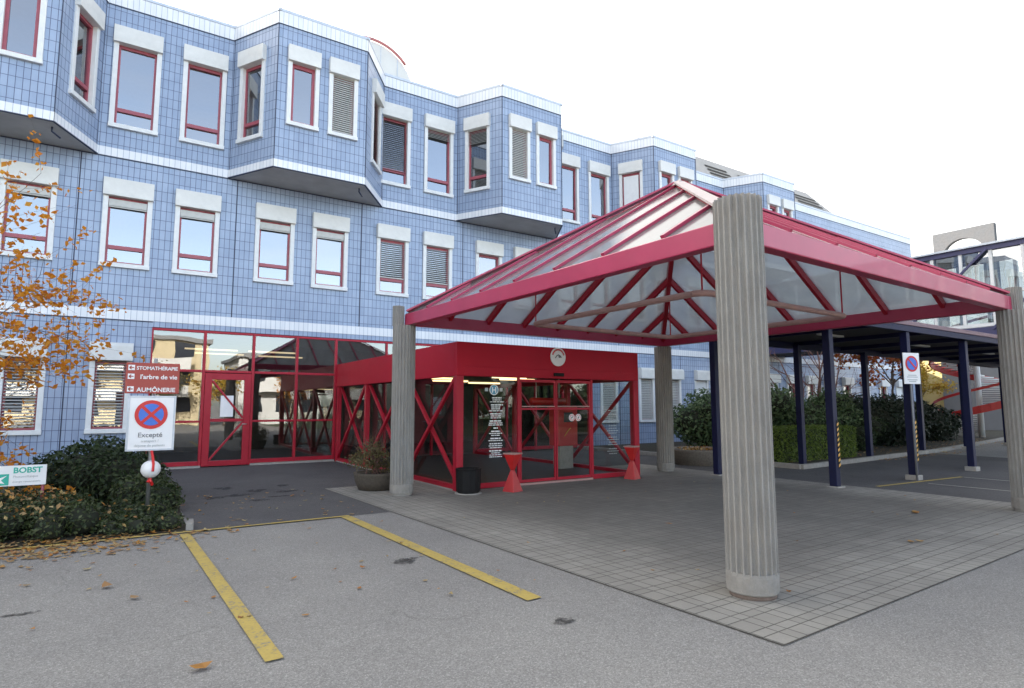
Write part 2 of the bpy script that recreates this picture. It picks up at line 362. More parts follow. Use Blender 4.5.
# ------------------------------------------------------------------ text
def text_mesh(s, size, mat, origin, tvec, parent=None, align='LEFT', name='lettering', thick=.0015, bold=0.0, spacing=1.0):
    """letters lying in the plane spanned by tvec (reading direction) and +Z"""
    cu = bpy.data.curves.new(name, 'FONT'); cu.body = s; cu.size = size; cu.align_x = align; cu.extrude = thick; cu.offset = bold; cu.resolution_u = 3; cu.space_character = spacing
    tmp = bpy.data.objects.new(name, cu); COL.objects.link(tmp)
    dg = bpy.context.evaluated_depsgraph_get(); me = bpy.data.meshes.new_from_object(tmp.evaluated_get(dg))
    bpy.data.objects.remove(tmp); bpy.data.curves.remove(cu)
    t = Vector(tvec).normalized(); n = t.cross(Vector((0,0,1)))
    mt = Matrix(((t.x, 0, n.x, origin[0]), (t.y, 0, n.y, origin[1]), (t.z, 1, n.z, origin[2]), (0,0,0,1)))
    me.transform(mt); me.materials.clear(); me.materials.append(mat); me.name = name
    o = bpy.data.objects.new(name, me); COL.objects.link(o)
    if parent: o.parent = parent
    return o

# ================================================================== SETTING
D = 18.052
TH = R(1.809); CX, CY = 8.05, 7.0
def cw(x, y, z=0):                                                     # canopy frame -> world
    return (CX + x*math.cos(TH) - y*math.sin(TH), CY + x*math.sin(TH) + y*math.cos(TH), z)

b = MB(); b.face([(-300,-300,0),(300,-300,0),(300,300,0),(-300,300,0)])
tag(b.build('ground', M['asphalt']), kind='structure')
b = MB(); b.face([(.9, 8.9, .004), (3.55, 8.9, .004), (3.55, 12, .004), (12.6, 12, .004), (14.68, 12, .004), (14.68, D+.5, .004), (.9, D+.5, .004)])
tag(b.build('entrance_path', M['asphalt_dark']), kind='structure')
b = MB(); b.face([(12.42, 2.9, .004), (22.5, 3.2, .004), (23.4, 9.8, .004), (14.68, 9.1, .004), (14.68, 11.99, .004), (12.2, 11.99, .004)])
tag(b.build('walkway_path', M['asphalt_dark']), kind='structure')
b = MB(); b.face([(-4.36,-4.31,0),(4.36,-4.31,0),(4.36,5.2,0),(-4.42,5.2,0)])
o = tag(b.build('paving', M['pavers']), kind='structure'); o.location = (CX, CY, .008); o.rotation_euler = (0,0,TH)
b = MB(); e = .011                                                     # open joint round the paving
for q in ([(-4.36-e,-4.31-e),(4.36+e,-4.31-e),(4.36+e,-4.31),(-4.36-e,-4.31)], [(-4.36-e,-4.31),(-4.36,-4.31),(-4.42,5.2),(-4.42-e,5.2)]):
    b.face([(x,y,0) for x, y in q])
o = tag(b.build('paving_joint', simple('earth_filled_joint', (.085, .078, .065), .95, var=.5, scale=14)), kind='structure'); o.location = (CX, CY, .006); o.rotation_euler = (0,0,TH)
b = MB()
def stripe(x0, y0, x1, y1, w, z=.012):
    d = Vector((x1-x0, y1-y0)).normalized(); n = Vector((-d.y, d.x))*w/2
    b.face([(x0-n.x, y0-n.y, z), (x1-n.x, y1-n.y, z), (x1+n.x, y1+n.y, z), (x0+n.x, y0+n.y, z)])
stripe(.785, 8.78, .915, 4.16, .115); stripe(2.86, 8.83, 2.985, 4.25, .15)
stripe(-3.2, 8.9, 2.92, 8.865, .07, .016)
stripe(12.75, 6.28, 16.04, 6.06, .09)
tag(b.build('yellow_road_markings', M['yellow_paint']), kind='structure')
b = MB(); stripe(16.0, 6.0, 16.02, 1.5, .08); stripe(14.1, 5.93, 14.18, 1.2, .08)
tag(b.build('white_road_markings', M['white_line']), kind='structure')
# planting bed and kerb on the right
bedpts = [(14.72, 9.1), (24, 9.78), (30, 10.7), (46, 13.3), (46, D-.02), (14.72, D-.02)]
b = MB(); b.face([(x, y, .09) for x, y in bedpts]); tag(b.build('planting_bed', M['soil']), kind='structure')
b = MB()
kp = [(14.66, D-.1), (14.66, 9.04), (24, 9.72), (30, 10.64), (46, 13.24)]
for i in range(len(kp)-1):
    x0, y0 = kp[i]; x1, y1 = kp[i+1]; Ln = math.hypot(x1-x0, y1-y0); n = max(1, int(Ln/1.0))
    for k in range(n):
        a, c = k/n, (k+1)/n - .012/Ln
        b.bar((x0+(x1-x0)*a, y0+(y1-y0)*a, .06), (x0+(x1-x0)*c, y0+(y1-y0)*c, .06), .13, .13 + rnd.uniform(-.008, .008))
tag(b.build('kerb', M['stone_kerb'], bevel=.012), kind='structure')
# planting bed on the left
b = MB(); b.face([(-8, 9.0, .012), (.84, 9.0, .012), (.95, 13.2, .012), (.6, D-.02, .012), (-8, D-.02, .012)]); tag(b.build('planting_bed', M['soil']), kind='structure')
b = MB(); b.bar((.86, 9.0, .05), (.89, 9.34, .05), .09, .1); tag(b.build('kerb', M['stone_kerb'], bevel=.012), kind='structure')
# old tar patches and wet stains on the tarmac
M['stain'] = simple('dark_damp_stain', (.045, .045, .048), .85, var=.3, scale=20)
def ragged(m, scale, lo, hi):
    nt = m.node_tree; out = nt.nodes['Material Output']; bs = nt.nodes['Principled BSDF']; tr = nt.nodes.new('ShaderNodeBsdfTransparent'); mi = nt.nodes.new('ShaderNodeMixShader')
    L(nt, ramp(nt, noise(nt, scale, 6, .75), [(lo, (0,0,0)), (hi, (1,1,1))]), mi.inputs[0]); L(nt, tr.outputs[0], mi.inputs[1]); L(nt, bs.outputs[0], mi.inputs[2]); L(nt, mi.outputs[0], out.inputs[0]); return m
ragged(M['stain'], 9, .42, .6)
b = MB()
def blob(x, y, rx, ry, z=.0085, seed=0):
    r_ = random.Random(seed); n = 26; ph = [r_.uniform(0, 6.28) for _ in range(4)]
    b.face([(x+rx*math.cos(a)*(1+.22*math.sin(2*a+ph[0])+.15*math.sin(5*a+ph[1])+.1*math.sin(9*a+ph[2])), y+ry*math.sin(a)*(1+.2*math.sin(3*a+ph[3])+.14*math.sin(7*a+ph[1])), z) for a in [2*math.pi*k/n for k in range(n)]])
for i, (x, y, rx, ry) in enumerate(((1.5,11.9,.2,.16),(1.95,12.05,.22,.14),(2.3,12.5,.18,.2),(2.1,11.2,.14,.1),(2.75,12.1,.18,.12),(1.8,13.2,.2,.2),(2.9,13.0,.15,.16),(2.5,11.5,.16,.08))): blob(x, y, rx, ry, seed=i)
tag(b.build('damp_stains', M['stain']), kind='structure')
b = MB()
blob(2.57, 6.02, .13, .12, .006, 20); blob(2.64, 6.06, .1, .07, .0065, 22); blob(2.88, 3.72, .08, .07, .006, 21); blob(-.55, 6.15, .16, .03, .006, 24); blob(6.1, 1.6, .06, .03, .006, 27); blob(9.0, 1.2, .1, .04, .006, 28)
tag(b.build('tar_patches', ragged(simple('black_tar', (.05, .048, .046), .8, var=.3, scale=30), 14, .4, .62)), kind='structure')

# ================================================================== HOSPITAL BUILDING
BLD = tag(empty('hospital_building'), 'blue tiled hospital block with projecting bays, white bands and red window frames', 'building')
ZB1B, ZB1T, ZB2B, ZB2T, ZCB, ZCT = 3.801, 4.063, 7.993, 8.224, 12.087, 12.45
PER = 7.22; BAYS = [4.375 + PER*k for k in range(-1, 4)]; HW, HF, BY = 2.15, 1.26, 16.50
XL, XR, YB = -34.0, 42.8, 33.0

wall = MB(); band = MB(); soff = MB(); cop = MB(); joints = MB()
def strip(mb, P0, P1, z0, z1, openings=(), uoff=0.0, depth=.2, push=0.0):
    row = (lambda v: .26*(v-z0)/(z1-z0)) if push else (lambda v: v)      # a white band is one row of tiles high
    P0 = Vector((*P0, 0)); P1 = Vector((*P1, 0)); Ln = (P1-P0).length; t = (P1-P0)/Ln; n = Vector((t.y, -t.x, 0))
    P0 = P0 + n*push
    us = sorted({0.0, Ln, *[o_[0] for o_ in openings], *[o_[1] for o_ in openings]}); vs = sorted({z0, z1, *[o_[2] for o_ in openings], *[o_[3] for o_ in openings]})
    pt = lambda u, v, d=0.0: tuple(P0 + t*u - n*d + Vector((0,0,v)))
    for i in range(len(us)-1):
        for j in range(len(vs)-1):
            a, c, d, e = us[i], us[i+1], vs[j], vs[j+1]; um, vm = (a+c)/2, (d+e)/2
            if any(o_[0] < um < o_[1] and o_[2] < vm < o_[3] for o_ in openings): continue
            mb.face([pt(a,d), pt(c,d), pt(c,e), pt(a,e)], [(a+uoff,row(d)),(c+uoff,row(d)),(c+uoff,row(e)),(a+uoff,row(e))])
    for (a, c, d, e) in openings:
        for q in ([pt(a,d),pt(a,e),pt(a,e,depth),pt(a,d,depth)], [pt(c,e),pt(c,d),pt(c,d,depth),pt(c,e,depth)], [pt(a,e),pt(c,e),pt(c,e,depth),pt(a,e,depth)], [pt(c,d),pt(a,d),pt(a,d,depth),pt(c,d,depth)]):
            mb.face(q, [(0,0)]*4)
    return t, n
WINDOWS = []                                                          # (origin point, t, w, h, style)
def opening(P0, P1, uc, z0, w, h, style):
    P0 = Vector((*P0, 0)); P1 = Vector((*P1, 0)); t = (P1-P0).normalized()
    WINDOWS.append((P0 + t*uc + Vector((0,0,z0)), t, w, h, style))
    return (uc-w/2+.1, uc+w/2-.1, z0+.05, z0+h-.1)
# ground floor
A, Bp = (XL, D), (.62, D)
ops = [opening(A, Bp, x-XL, .95, .88, 2.25, st) for x, st in ((-1.94, 'g_brown'), (-.22, 'g_brown'), (-5.6, 'g_brown'), (-3.9, 'g_brown'), (-9.2, 'g_brown'), (-7.5, 'g_brown'))]
strip(wall, A, Bp, 0, ZB1B, ops, XL)
A, Bp = (15.3, D), (XR, D)
ops = [opening(A, Bp, x-15.3, .95, .9, 2.25, st) for x, st in ((16.33, 'g_grey'), (18.42, 'g_grey'), (20.05, 'g_grey'), (21.85, 'g_roll'), (23.6, 'g_roll'), (25.4, 'g_grey'), (27.1, 'g_roll'), (28.8, 'g_dark'), (30.45, 'g_dark'), (32.2, 'g_roll'), (34, 'g_dark'), (36, 'g_roll'), (38, 'g_dark'), (40, 'g_roll'))]
strip(wall, A, Bp, 0, ZB1B, ops, 15.3)
strip(wall, (.62, D), (15.3, D), 3.66, ZB1B, (), .62)
strip(band, (XL, D), (XR, D), ZB1B, ZB1T, (), XL, push=.012)
# first floor
A, Bp = (XL, D), (XR, D); ops = []
fst = {0: ['stack', 'stack'], 1: ['stack', 'stack'], 2: ['blind_lit', 'blind'], 3: ['open', 'open'], 4: ['stack', 'blind']}
k = 0
for j in range(-3, 11):
    xc = .72 + PER/2*j
    st2 = {-1: ('open', 'stack'), 0: ('stack', 'stack'), 1: ('stack', 'stack'), 2: ('blind', 'blind'), 3: ('open', 'open')}.get(j, ('open', 'stack'))
    dx = .8 if j != -1 else .8
    for sgn, st in zip((-1, 1), st2):
        ops.append(opening(A, Bp, xc + sgn*dx - XL, 5.12, 1.08, 2.28, st))
strip(wall, A, Bp, ZB1T, ZB2B, ops, XL)
# second floor, flat runs and bays
edges = [XL]
HWR = {0: 2.03, 1: 2.36}
for i_, c in enumerate(BAYS): edges += [c-HW, c+HWR.get(i_, HW)]
edges.append(XR)
flat_st = {0: ('open', 'open'), 1: ('blind_yellow', 'stack_open'), 2: ('open2', 'open2'), 3: ('open2', 'open2')}
for i in range(0, len(edges), 2):
    A, Bp = (edges[i], D), (edges[i+1], D); ops = []
    k = i//2 - 1
    if 0 <= k <= 3:
        xc = .72 + PER*k
        ops = [opening(A, Bp, xc-.8-edges[i], 8.76, 1.09, 2.74, flat_st[k][0]), opening(A, Bp, xc+.8-edges[i], 8.76, 1.09, 2.74, flat_st[k][1])]
    strip(wall, A, Bp, ZB2T, ZCB, ops, edges[i]); strip(band, A, Bp, ZB2B, ZB2T, (), edges[i], push=.012); strip(band, A, Bp, ZCB, ZCT, (), edges[i], push=.012)
    cop = MB(); cop.bar((edges[i], D+.14, ZCT+.04), (edges[i+1], D+.14, ZCT+.04), .34, .08); cop.build('coping', M['coping'], BLD)
bay_st = [('open', 'open', 'sash1', 'open'), ('tilt', 'sash1', 'roll', 'roll_ch'), ('stack_bay', 'roll', 'sash1', 'sash1'), ('roll_pale', 'sash1', 'sash1', 'sash1'), ('sash1', 'sash1', 'sash1', 'sash1')]
BAY_OBJ = []
for i_, (c, st) in enumerate(zip(BAYS, bay_st)):
    hr = HWR.get(i_, HW)
    P = [(c-HW, D), (c-HF, BY), (c+HF, BY), (c+hr, D)]
    wl_, bn_, bc_ = MB(), MB(), MB()
    Ls = math.hypot(HW-HF, D-BY)
    for q in range(3):
        A, Bp = P[q], P[q+1]
        if q != 1: Ls = math.hypot((HW if q == 0 else hr)-HF, D-BY)
        if q == 1: ops = [opening(A, Bp, HF-.56, 9.24, .86, 2.27, st[1]), opening(A, Bp, HF+.56, 9.24, .84, 2.27, st[2])]
        else: ops = [opening(A, Bp, Ls*(.47 if q == 0 else .53), 8.9, .98, 2.66, st[0] if q == 0 else st[3])]
        strip(wl_, A, Bp, ZB2T, ZCB, ops, q*3.9+.02); strip(bn_, A, Bp, ZB2B, ZB2T, (), q*3.9+.02, push=.012); strip(bc_, A, Bp, ZCB, ZCT, (), q*3.9+.02, push=.012)
    bay = wl_.build('bay', M['tile'], BLD); BAY_OBJ.append(bay); bn_.build('white_band', M['white_tile'], bay); bc_.build('cornice_band', M['white_tile'], bay)
    sb = MB(); e = .012
    pts = [(c-HW-e, D), (c-HF-e*.6, BY-e), (c+HF+e*.6, BY-e), (c+hr+e, D)]
    sb.face([(x, y, ZB2B) for x, y in reversed(pts)]); rb_ = MB(); rb_.face([(x, y, ZCT) for x, y in pts]); rb_.build('bay_roof', M['roof_grey'], bay)
    sb.build('soffit', M['soffit'], bay)
    jb = MB()
    for x0, y0 in ((P[1][0], P[1][1]), (P[2][0], P[2][1])): jb.bar((x0, y0-.004, ZB2T), (x0, y0-.004, ZCB), .022, .022, (0,1,0))
    for x0 in (c-HW+.02, c+hr-.02): jb.bar((x0, D-.03, ZB2T), (x0, D-.03, ZCB), .02, .02, (0,1,0))
    for q in range(3):
        a = Vector((*P[q], ZB2B+.004)); d = Vector((*P[q+1], ZB2B+.004)); jb.bar(a, d, .05, .02)
        a.z = d.z = ZCB - .006; jb.bar(a, d, .05, .014)
    jb.tube([(c+HF-.05, BY+.35, ZB2B-.0), (c+HF-.05, BY+.35, ZB2B-.1), (c+HF+.1, BY+.5, ZB2B-.17)], .022, 8)
    jb.build('joint_strip', M['dark_joint'], bay)
    cb = MB()
    for q in range(3):
        a = Vector((*P[q], ZCT+.04)); d = Vector((*P[q+1], ZCT+.04)); tt = (d-a).normalized(); nn = Vector((tt.y, -tt.x, 0))
        cb.bar(a - nn*.13 - tt*.05, d - nn*.13 + tt*.05, .3, .08)
    cb.build('coping', M['coping'], bay)
for k in range(-3, 12):
    x = -1.13 + 3.61*k
    if x < XR: joints.box(x-.013, x+.013, D-.006, D+.01, ZB1T if .62 < x < 15.3 else 0, ZB2B - .002)
for k in range(0, 12):
    x = .68 + 3.61*k
joints.box(XL, XR, D-.02, D-.004, ZB2B-.03, ZB2B-.004)
joints.box(XL, .62, D-.02, D-.004, ZB1B-.024, ZB1B-.004); joints.box(15.3, XR, D-.02, D-.004, ZB1B-.024, ZB1B-.004)
for i in range(0, len(edges), 2): joints.box(edges[i], edges[i+1], D-.02, D-.004, ZCB-.024, ZCB-.004)
wall.face([(XR, D, 0), (XR, YB, 0), (XR, YB, ZCT), (XR, D, ZCT)], [(0,0),(YB-D,0),(YB-D,ZCT),(0,ZCT)])
wall.face([(XL, YB, 0), (XL, D, 0), (XL, D, ZCT), (XL, YB, ZCT)], [(0,0),(YB-D,0),(YB-D,ZCT),(0,ZCT)])
wall.face([(XR, YB, 0), (XL, YB, 0), (XL, YB, ZCT), (XR, YB, ZCT)], [(0,0),(XR-XL,0),(XR-XL,ZCT),(0,ZCT)])
wall.build('wall', M['tile'], BLD); band.build('white_band', M['white_tile'], BLD); joints.build('joint_strip', M['dark_joint'], BLD)
b = MB(); b.box(XL+.02, XR-.02, D+.02, YB-.02, ZCT-.1, ZCT-.02); b.build('roof', M['roof_grey'], BLD)
# dim rooms behind the glass: back wall, floors, ceilings, partitions
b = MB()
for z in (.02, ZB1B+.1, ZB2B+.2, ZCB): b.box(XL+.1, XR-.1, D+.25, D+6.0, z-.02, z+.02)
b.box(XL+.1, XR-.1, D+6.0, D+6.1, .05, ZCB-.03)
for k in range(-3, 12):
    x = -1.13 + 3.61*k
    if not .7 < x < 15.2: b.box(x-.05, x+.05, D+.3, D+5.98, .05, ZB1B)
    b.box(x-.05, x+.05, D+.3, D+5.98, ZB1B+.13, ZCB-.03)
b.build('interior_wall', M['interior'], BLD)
for (x, y, z, ln) in ((7.0, D+1.0, 11.6, 1.2), (6.6, D+1.6, 7.5, 1.1), (8.6, D+1.6, 7.5, 1.0), (6.9, D+2.2, 7.0, .9)):
    b = MB(); b.box(x-.06, x+.06, y, y+ln, z-.03, z); b.build('ceiling_lamp', M['lamp'], BLD)
for (x, y) in ((2.2, D+1.5), (3.9, D+1.5), (2.6, D+3), (4.5, D+3.2)):
    b = MB(); b.box(x-.7, x+.7, y-.05, y+.05, 3.25, 3.29); b.build('ceiling_lamp', M['cold_lamp'], BLD)

# ---- windows
WCACHE = {}
def window_meshes(w, h, style):
    key = (round(w, 3), round(h, 3), style)
    if key in WCACHE: return WCACHE[key]
    out = []
    HD = .45; jw = .115; z0 = .11; zi = h - HD; iw = w/2 - jw
    f = MB()                                                          # white surround: jambs and sill
    f.box(-w/2, -iw, -.05, .16, z0-.01, zi+.02); f.box(iw, w/2, -.05, .16, z0-.01, zi+.02); f.box(-w/2-.01, w/2+.01, -.085, .16, 0, z0)
    me = f.mesh('window', M['window_white']); out.append(('window', me))
    hd = MB()
    if style.startswith('g_'):                                        # rounded box on the ground floor
        pr = [(-.0, h-.0), (-.12, h-.0)] + [(-.12-.1*math.sin(a), h-.1+.1*math.cos(a)) for a in [R(15), R(35), R(55), R(75), R(90)]] + [(-.22, h-HD), (-.0, h-HD)]
        V = [(x, y, z) for x in (-w/2-.015, w/2+.015) for y, z in pr]; n = len(pr)
        hd.mesh_faces(V, [tuple(range(n)), tuple(range(2*n-1, n-1, -1))] + [(i, n+i, n+(i+1) % n, (i+1) % n) for i in range(n)])
    else:
        hd.box(-w/2-.012, w/2+.012, -.14, .1, zi+.0, h)
    out.append(('shutter_box', hd.mesh('shutter_box', M['header_white'])))
    s = MB(); sw = .05; yb0, yb1 = .06, .13
    one = style in ('sash1', 'roll', 'roll_ch', 'roll_pale')
    fw = .075 if one else sw
    s.box(-iw, -iw+fw, yb0, yb1, z0, zi); s.box(iw-fw, iw, yb0, yb1, z0, zi); s.box(-iw+fw, iw-fw, yb0, yb1, z0, z0+fw); s.box(-iw+fw, iw-fw, yb0, yb1, zi-fw-.03, zi)
    zt = z0 + .37
    if not one and not style.startswith('g_'): s.box(-iw+fw, iw-fw, yb0-.02, yb1, zt, zt+.095)
    out.append(('sash', s.mesh('sash', M['sash'])))
    p = MB(); p.face([(-iw+.02, .1, z0+.02), (iw-.02, .1, z0+.02), (iw-.02, .1, zi-.02), (-iw+.02, .1, zi-.02)]); out.append(('pane', p.mesh('pane', M['glass'])))
    bl = MB(); mt = M['slat']
    def slats(za, zb, pitch=.066, depth=.05, tilt=.014, y=.02):
        z = zb
        while z > za:
            bl.mesh_faces([(-iw+.02, y-depth/2, z-tilt), (iw-.02, y-depth/2, z-tilt), (iw-.02, y+depth/2, z+tilt), (-iw+.02, y+depth/2, z+tilt)], [(0,1,2,3)]); z -= pitch
    if style == 'stack': bl.box(-iw+.01, iw-.01, -.01, .05, zi-.24, zi-.07); bl.box(-iw+.01, iw-.01, 0.0, .045, zi-.275, zi-.25)
    elif style in ('stack_open', 'stack_bay'): slats(zi-(.28 if style == 'stack_open' else .5), zi-.02, .05, .05, .02)
    elif style in ('blind', 'blind_lit'): slats(z0+.52, zi-.1); bl.box(-iw+.02, iw-.02, 0, .04, z0+.47, z0+.5)
    elif style == 'blind_yellow': slats(z0+.4, zi-.03); mt = M['slat_dark']
    elif style in ('roll', 'roll_ch'): slats(z0+.03, zi-.02, .062, .05, .034)
    elif style == 'roll_pale': bl.box(-iw+.07, iw-.07, .0, .02, z0+.1, zi-.12); mt = M['roller']
    elif style == 'g_brown': slats(z0+.08, zi-.02, .075, .055, .014); mt = M['slat']
    elif style == 'g_grey': slats(z0+.02, zi-.02, .07, .055, .03); mt = M['slat']
    elif style == 'g_roll': bl.box(-iw+.01, iw-.01, .0, .02, z0+.02, zi-.02); mt = M['roller']
    if bl.v: out.append(('blind', bl.mesh('blind', mt)))
    for nm, me in out:
        bm = bmesh.new(); bm.from_mesh(me); bmesh.ops.recalc_face_normals(bm, faces=bm.faces); bm.to_mesh(me); bm.free()
    WCACHE[key] = out
    return out
for (org, t, w, h, style) in WINDOWS:
    parts = window_meshes(w, h, style); n = Vector((t.y, -t.x, 0))
    mt = Matrix(((t.x, -n.x, 0, org.x), (t.y, -n.y, 0, org.y), (0, 0, 1, org.z), (0,0,0,1)))
    wo = None
    for nm, me in parts:
        o = bpy.data.objects.new(nm, me); COL.objects.link(o)
        if wo is None: wo = o; o.parent = BLD; o.matrix_basis = mt
        else: o.parent = wo
        if nm == 'pane': o.rotation_euler = (rnd.uniform(-.008, .008), 0, rnd.uniform(-.02, .02))
        if nm in ('window', 'shutter_box'):
            bv = o.modifiers.new('Bevel', 'BEVEL'); bv.width = .008; bv.segments = 2; bv.limit_method = 'ANGLE'

# ---- glazed entrance wall
gz0, gz1 = .06, 3.64; mulls = [.62, 1.86, 3.09, 4.27, 5.4]
fr = MB()
for i, x in enumerate(mulls): fr.box(x-.035 if i else x, x+.035, D-.06, D+.06, 0.02, gz1)
for i in range(4):
    a, c = mulls[i]+.037, mulls[i+1]-.037
    fr.box(a, c, D-.05, D+.05, gz1-.06, gz1); fr.box(a, c, D-.05, D+.05, 2.52, 2.585)
    if i != 1: fr.box(a, c, D-.05, D+.05, .06, .17); fr.box(a, c, D-.05, D+.05, 1.18, 1.235)
fr.box(5.44, 10.2, D-.05, D+.05, gz1-.06, gz1); fr.box(5.44, 10.2, D-.05, D+.05, 2.52, 2.585)
fr.box(10.26, 15.3, D-.05, D+.05, gz1-.06, gz1); fr.box(10.26, 15.3, D-.05, D+.05, 2.52, 2.585); fr.box(10.26, 15.3, D-.05, D+.05, .06, .17)
for x in (11.5, 12.75, 14.0, 15.26): fr.box(x-.03, x+.03, D-.055, D+.055, .02, gz1-.002)
for x in (7.0, 8.6): fr.box(x-.03, x+.03, D-.05, D+.05, .02, 2.52); fr.box(x-.03, x+.03, D-.05, D+.05, 2.59, gz1-.06)
GW = fr.build('glazed_wall', M['red'], BLD, bevel=.006)
for i in range(4):
    for z0, z1 in ((.17, 1.18), (1.24, 2.52), (2.59, gz1-.06)):
        if i == 1 and z1 < 2.55: continue
        p = MB(); a, c = mulls[i]+.03, mulls[i+1]-.03; tl = rnd.uniform(-.004, .004)
        p.face([(a, D+tl, z0-.01), (c, D-tl, z0-.01), (c, D-tl, z1+.01), (a, D+tl, z1+.01)]); p.build('pane', M['glass_hall'], GW)
p = MB()
for a, c in ((5.44, 6.97), (7.03, 8.57), (8.63, 10.2)): p.face([(a, D, 2.58), (c, D, 2.58), (c, D, gz1-.05), (a, D, gz1-.05)])
p.build('pane', M['glass_hall'], GW)
for a, c in ((10.26, 11.47), (11.53, 12.72), (12.78, 13.97), (14.03, 15.23)):
    p = MB(); p.face([(a, D, .12), (c, D, .12), (c, D, 2.55), (a, D, 2.55)]); p.build('pane', M['glass_hall'], GW)
    p = MB(); p.face([(a, D, 2.57), (c, D, 2.57), (c, D, gz1-.05), (a, D, gz1-.05)]); p.build('pane', M['glass_hall'], GW)
s = MB(); s.box(.66, 1.88, D-.14, D+.05, .0, .055); s.box(3.1, 5.4, D-.14, D+.05, .0, .055); s.build('threshold', M['concrete_smooth'], GW)
# red door with diagonal braces
dr = MB(); x0, x1 = 1.9, 3.05; ya, yb = D-.085, D-.0
dr.box(x0, x0+.17, ya, yb, .03, 2.5); dr.box(x1-.17, x1, ya, yb, .03, 2.5); dr.box(x0+.17, x1-.17, ya, yb, .03, .17); dr.box(x0+.17, x1-.17, ya, yb, 2.33, 2.5)
dr.box(x0+.17, x1-.17, ya+.02, yb, 1.2, 1.28)
dr.bar((x0+.18, D-.06, 2.3), (x1-.18, D-.06, 1.3), .05, .07, (0,1,0)); dr.bar((x0+.18, D-.06, .19), (x1-.18, D-.06, 1.18), .05, .07, (0,1,0))
DOOR = dr.build('door', M['red'], BLD, bevel=.006)
p = MB(); p.face([(x0+.15, D-.04, .15), (x1-.15, D-.04, .15), (x1-.15, D-.04, 2.35), (x0+.15, D-.04, 2.35)]); p.build('pane', M['glass_hall'], DOOR)
hn = MB(); hn.tube([(x1-.08, ya, 1.13), (x1-.08, ya-.06, 1.13), (x1-.2, ya-.06, 1.13)], .013, 8); hn.build('handle', M['metal'], DOOR)
nt_ = MB(); nt_.box(2.3, 2.62, D-.075, D-.068, 1.33, 1.9); nt_.build('notice', M['white_paint'], DOOR)

# ---- louvred plant room, barrel roof light
lv = MB(); ls = MB()
a0, a1, b0, b1 = 19.0, 36.6, 20.2, 34.4
yf, zf, yt, zt_ = 18.75, 12.5, 20.0, 14.5
lv.face([(a0,yf,zf),(a1,yf,zf),(b1,yt,zt_),(b0,yt,zt_)]); lv.face([(b0,yt,zt_),(b1,yt,zt_),(b1,yt+8,zt_),(b0,yt+8,zt_)]); lv.face([(a1,yf,zf),(a1,yf+10,zf),(b1,yt+8,zt_),(b1,yt,zt_)]); lv.face([(a0,yf+10,zf),(a0,yf,zf),(b0,yt,zt_),(b0,yt+8,zt_)])
LV = lv.build('plant_room', M['louvre'], BLD)
for k in range(5):
    t = .18 + .125*k; dy, dz = (yt-yf), (zt_-zf)
    for xs, xe in ((24.6, 26.9), (27.25, 31.7), (32.3, 35.2)):
        xa = xs + (.0 if xs != 24.6 else 0); y_, z_ = yf+dy*t-.03, zf+dz*t+.02
        ls.face([(xa, y_, z_), (xe-.8*t, y_, z_), (xe-.8*t-.05, y_+dy*.06, z_+dz*.06), (xa, y_+dy*.06, z_+dz*.06)])
ls.build('louvre', M['louvre_dark'], LV)
vb = MB(); vr = MB(); n = 22; r0 = 1.62; xc, zc, y0, y1 = 6.98, 13.15, 20.0, 27.0
arc = [(xc + r0*math.cos(R(180)*k/n), zc + r0*math.sin(R(180)*k/n)) for k in range(n+1)]
vb.face([(xc+r0, y0, 12.4), *[(x, y0, z) for x, z in arc], (xc-r0, y0, 12.4)][::-1])
for k in range(n):
    (xa, za), (xb, zb) = arc[k], arc[k+1]; vb.face([(xa,y0,za),(xb,y0,zb),(xb,y1,zb),(xa,y1,za)])
vb.face([(xc+r0,y0,12.4),(xc+r0,y1,12.4),(xc+r0,y1,zc),(xc+r0,y0,zc)])
VB = vb.build('roof_vault', M['cream'], BLD)
arc2 = [(xc + (r0+.06)*math.cos(R(180)*k/n), y0-.04, zc + (r0+.06)*math.sin(R(180)*k/n)) for k in range(n+1)]
vr.tube([a_ for a_ in arc2 if a_[0] < xc+1.4], .055, 8); vr.build('vault_rim', M['pink_rim'], VB)
for k in range(1, 5):
    s = MB(); x = xc - r0 + 2*r0*k/5; s.box(x-.012, x+.012, y0-.012, y0-.002, 12.45, zc+math.sqrt(max(0, r0*r0-(x-xc)**2))-.05); s.build('seam', M['coping'], VB)

# ================================================================== ENTRANCE VESTIBULE
VX0, VX1, VY0, VZT, VFB = 5.417, 10.221, 10.273, 2.852, 2.19
VE = tag(empty('entrance_vestibule'), 'red framed glass entrance vestibule with cross braces and automatic sliding doors', 'vestibule')
f = MB()
f.box(VX0, VX1, VY0, VY0+.12, VFB, VZT); f.box(VX0, VX0+.12, VY0+.122, D-.08, VFB, VZT); f.box(VX1-.12, VX1, VY0+.122, D-.08, VFB, VZT)
f.box(VX0+.16, VX1-.16, VY0-.012, VY0-.002, VFB+.01, 2.37)
f.build('fascia', M['red_fascia'], VE, bevel=.008)
f = MB(); f.box(VX0+.05, VX1-.05, VY0+.05, D-.08, VZT-.12, VZT-.03); f.build('roof', M['roof_grey'], VE)
f = MB(); f.box(VX0+.13, VX1-.13, VY0+.13, D-.1, VFB+.12, VFB+.15); f.build('ceiling', M['dark_ceiling'], VE)
f = MB(); f.box(VX0+.05, VX1-.05, VY0+.05, D-.08, .0, .03); f.build('floor_slab', M['interior_floor'], VE)
ys = [D-.16, 15.46, 12.87, VY0+.075]
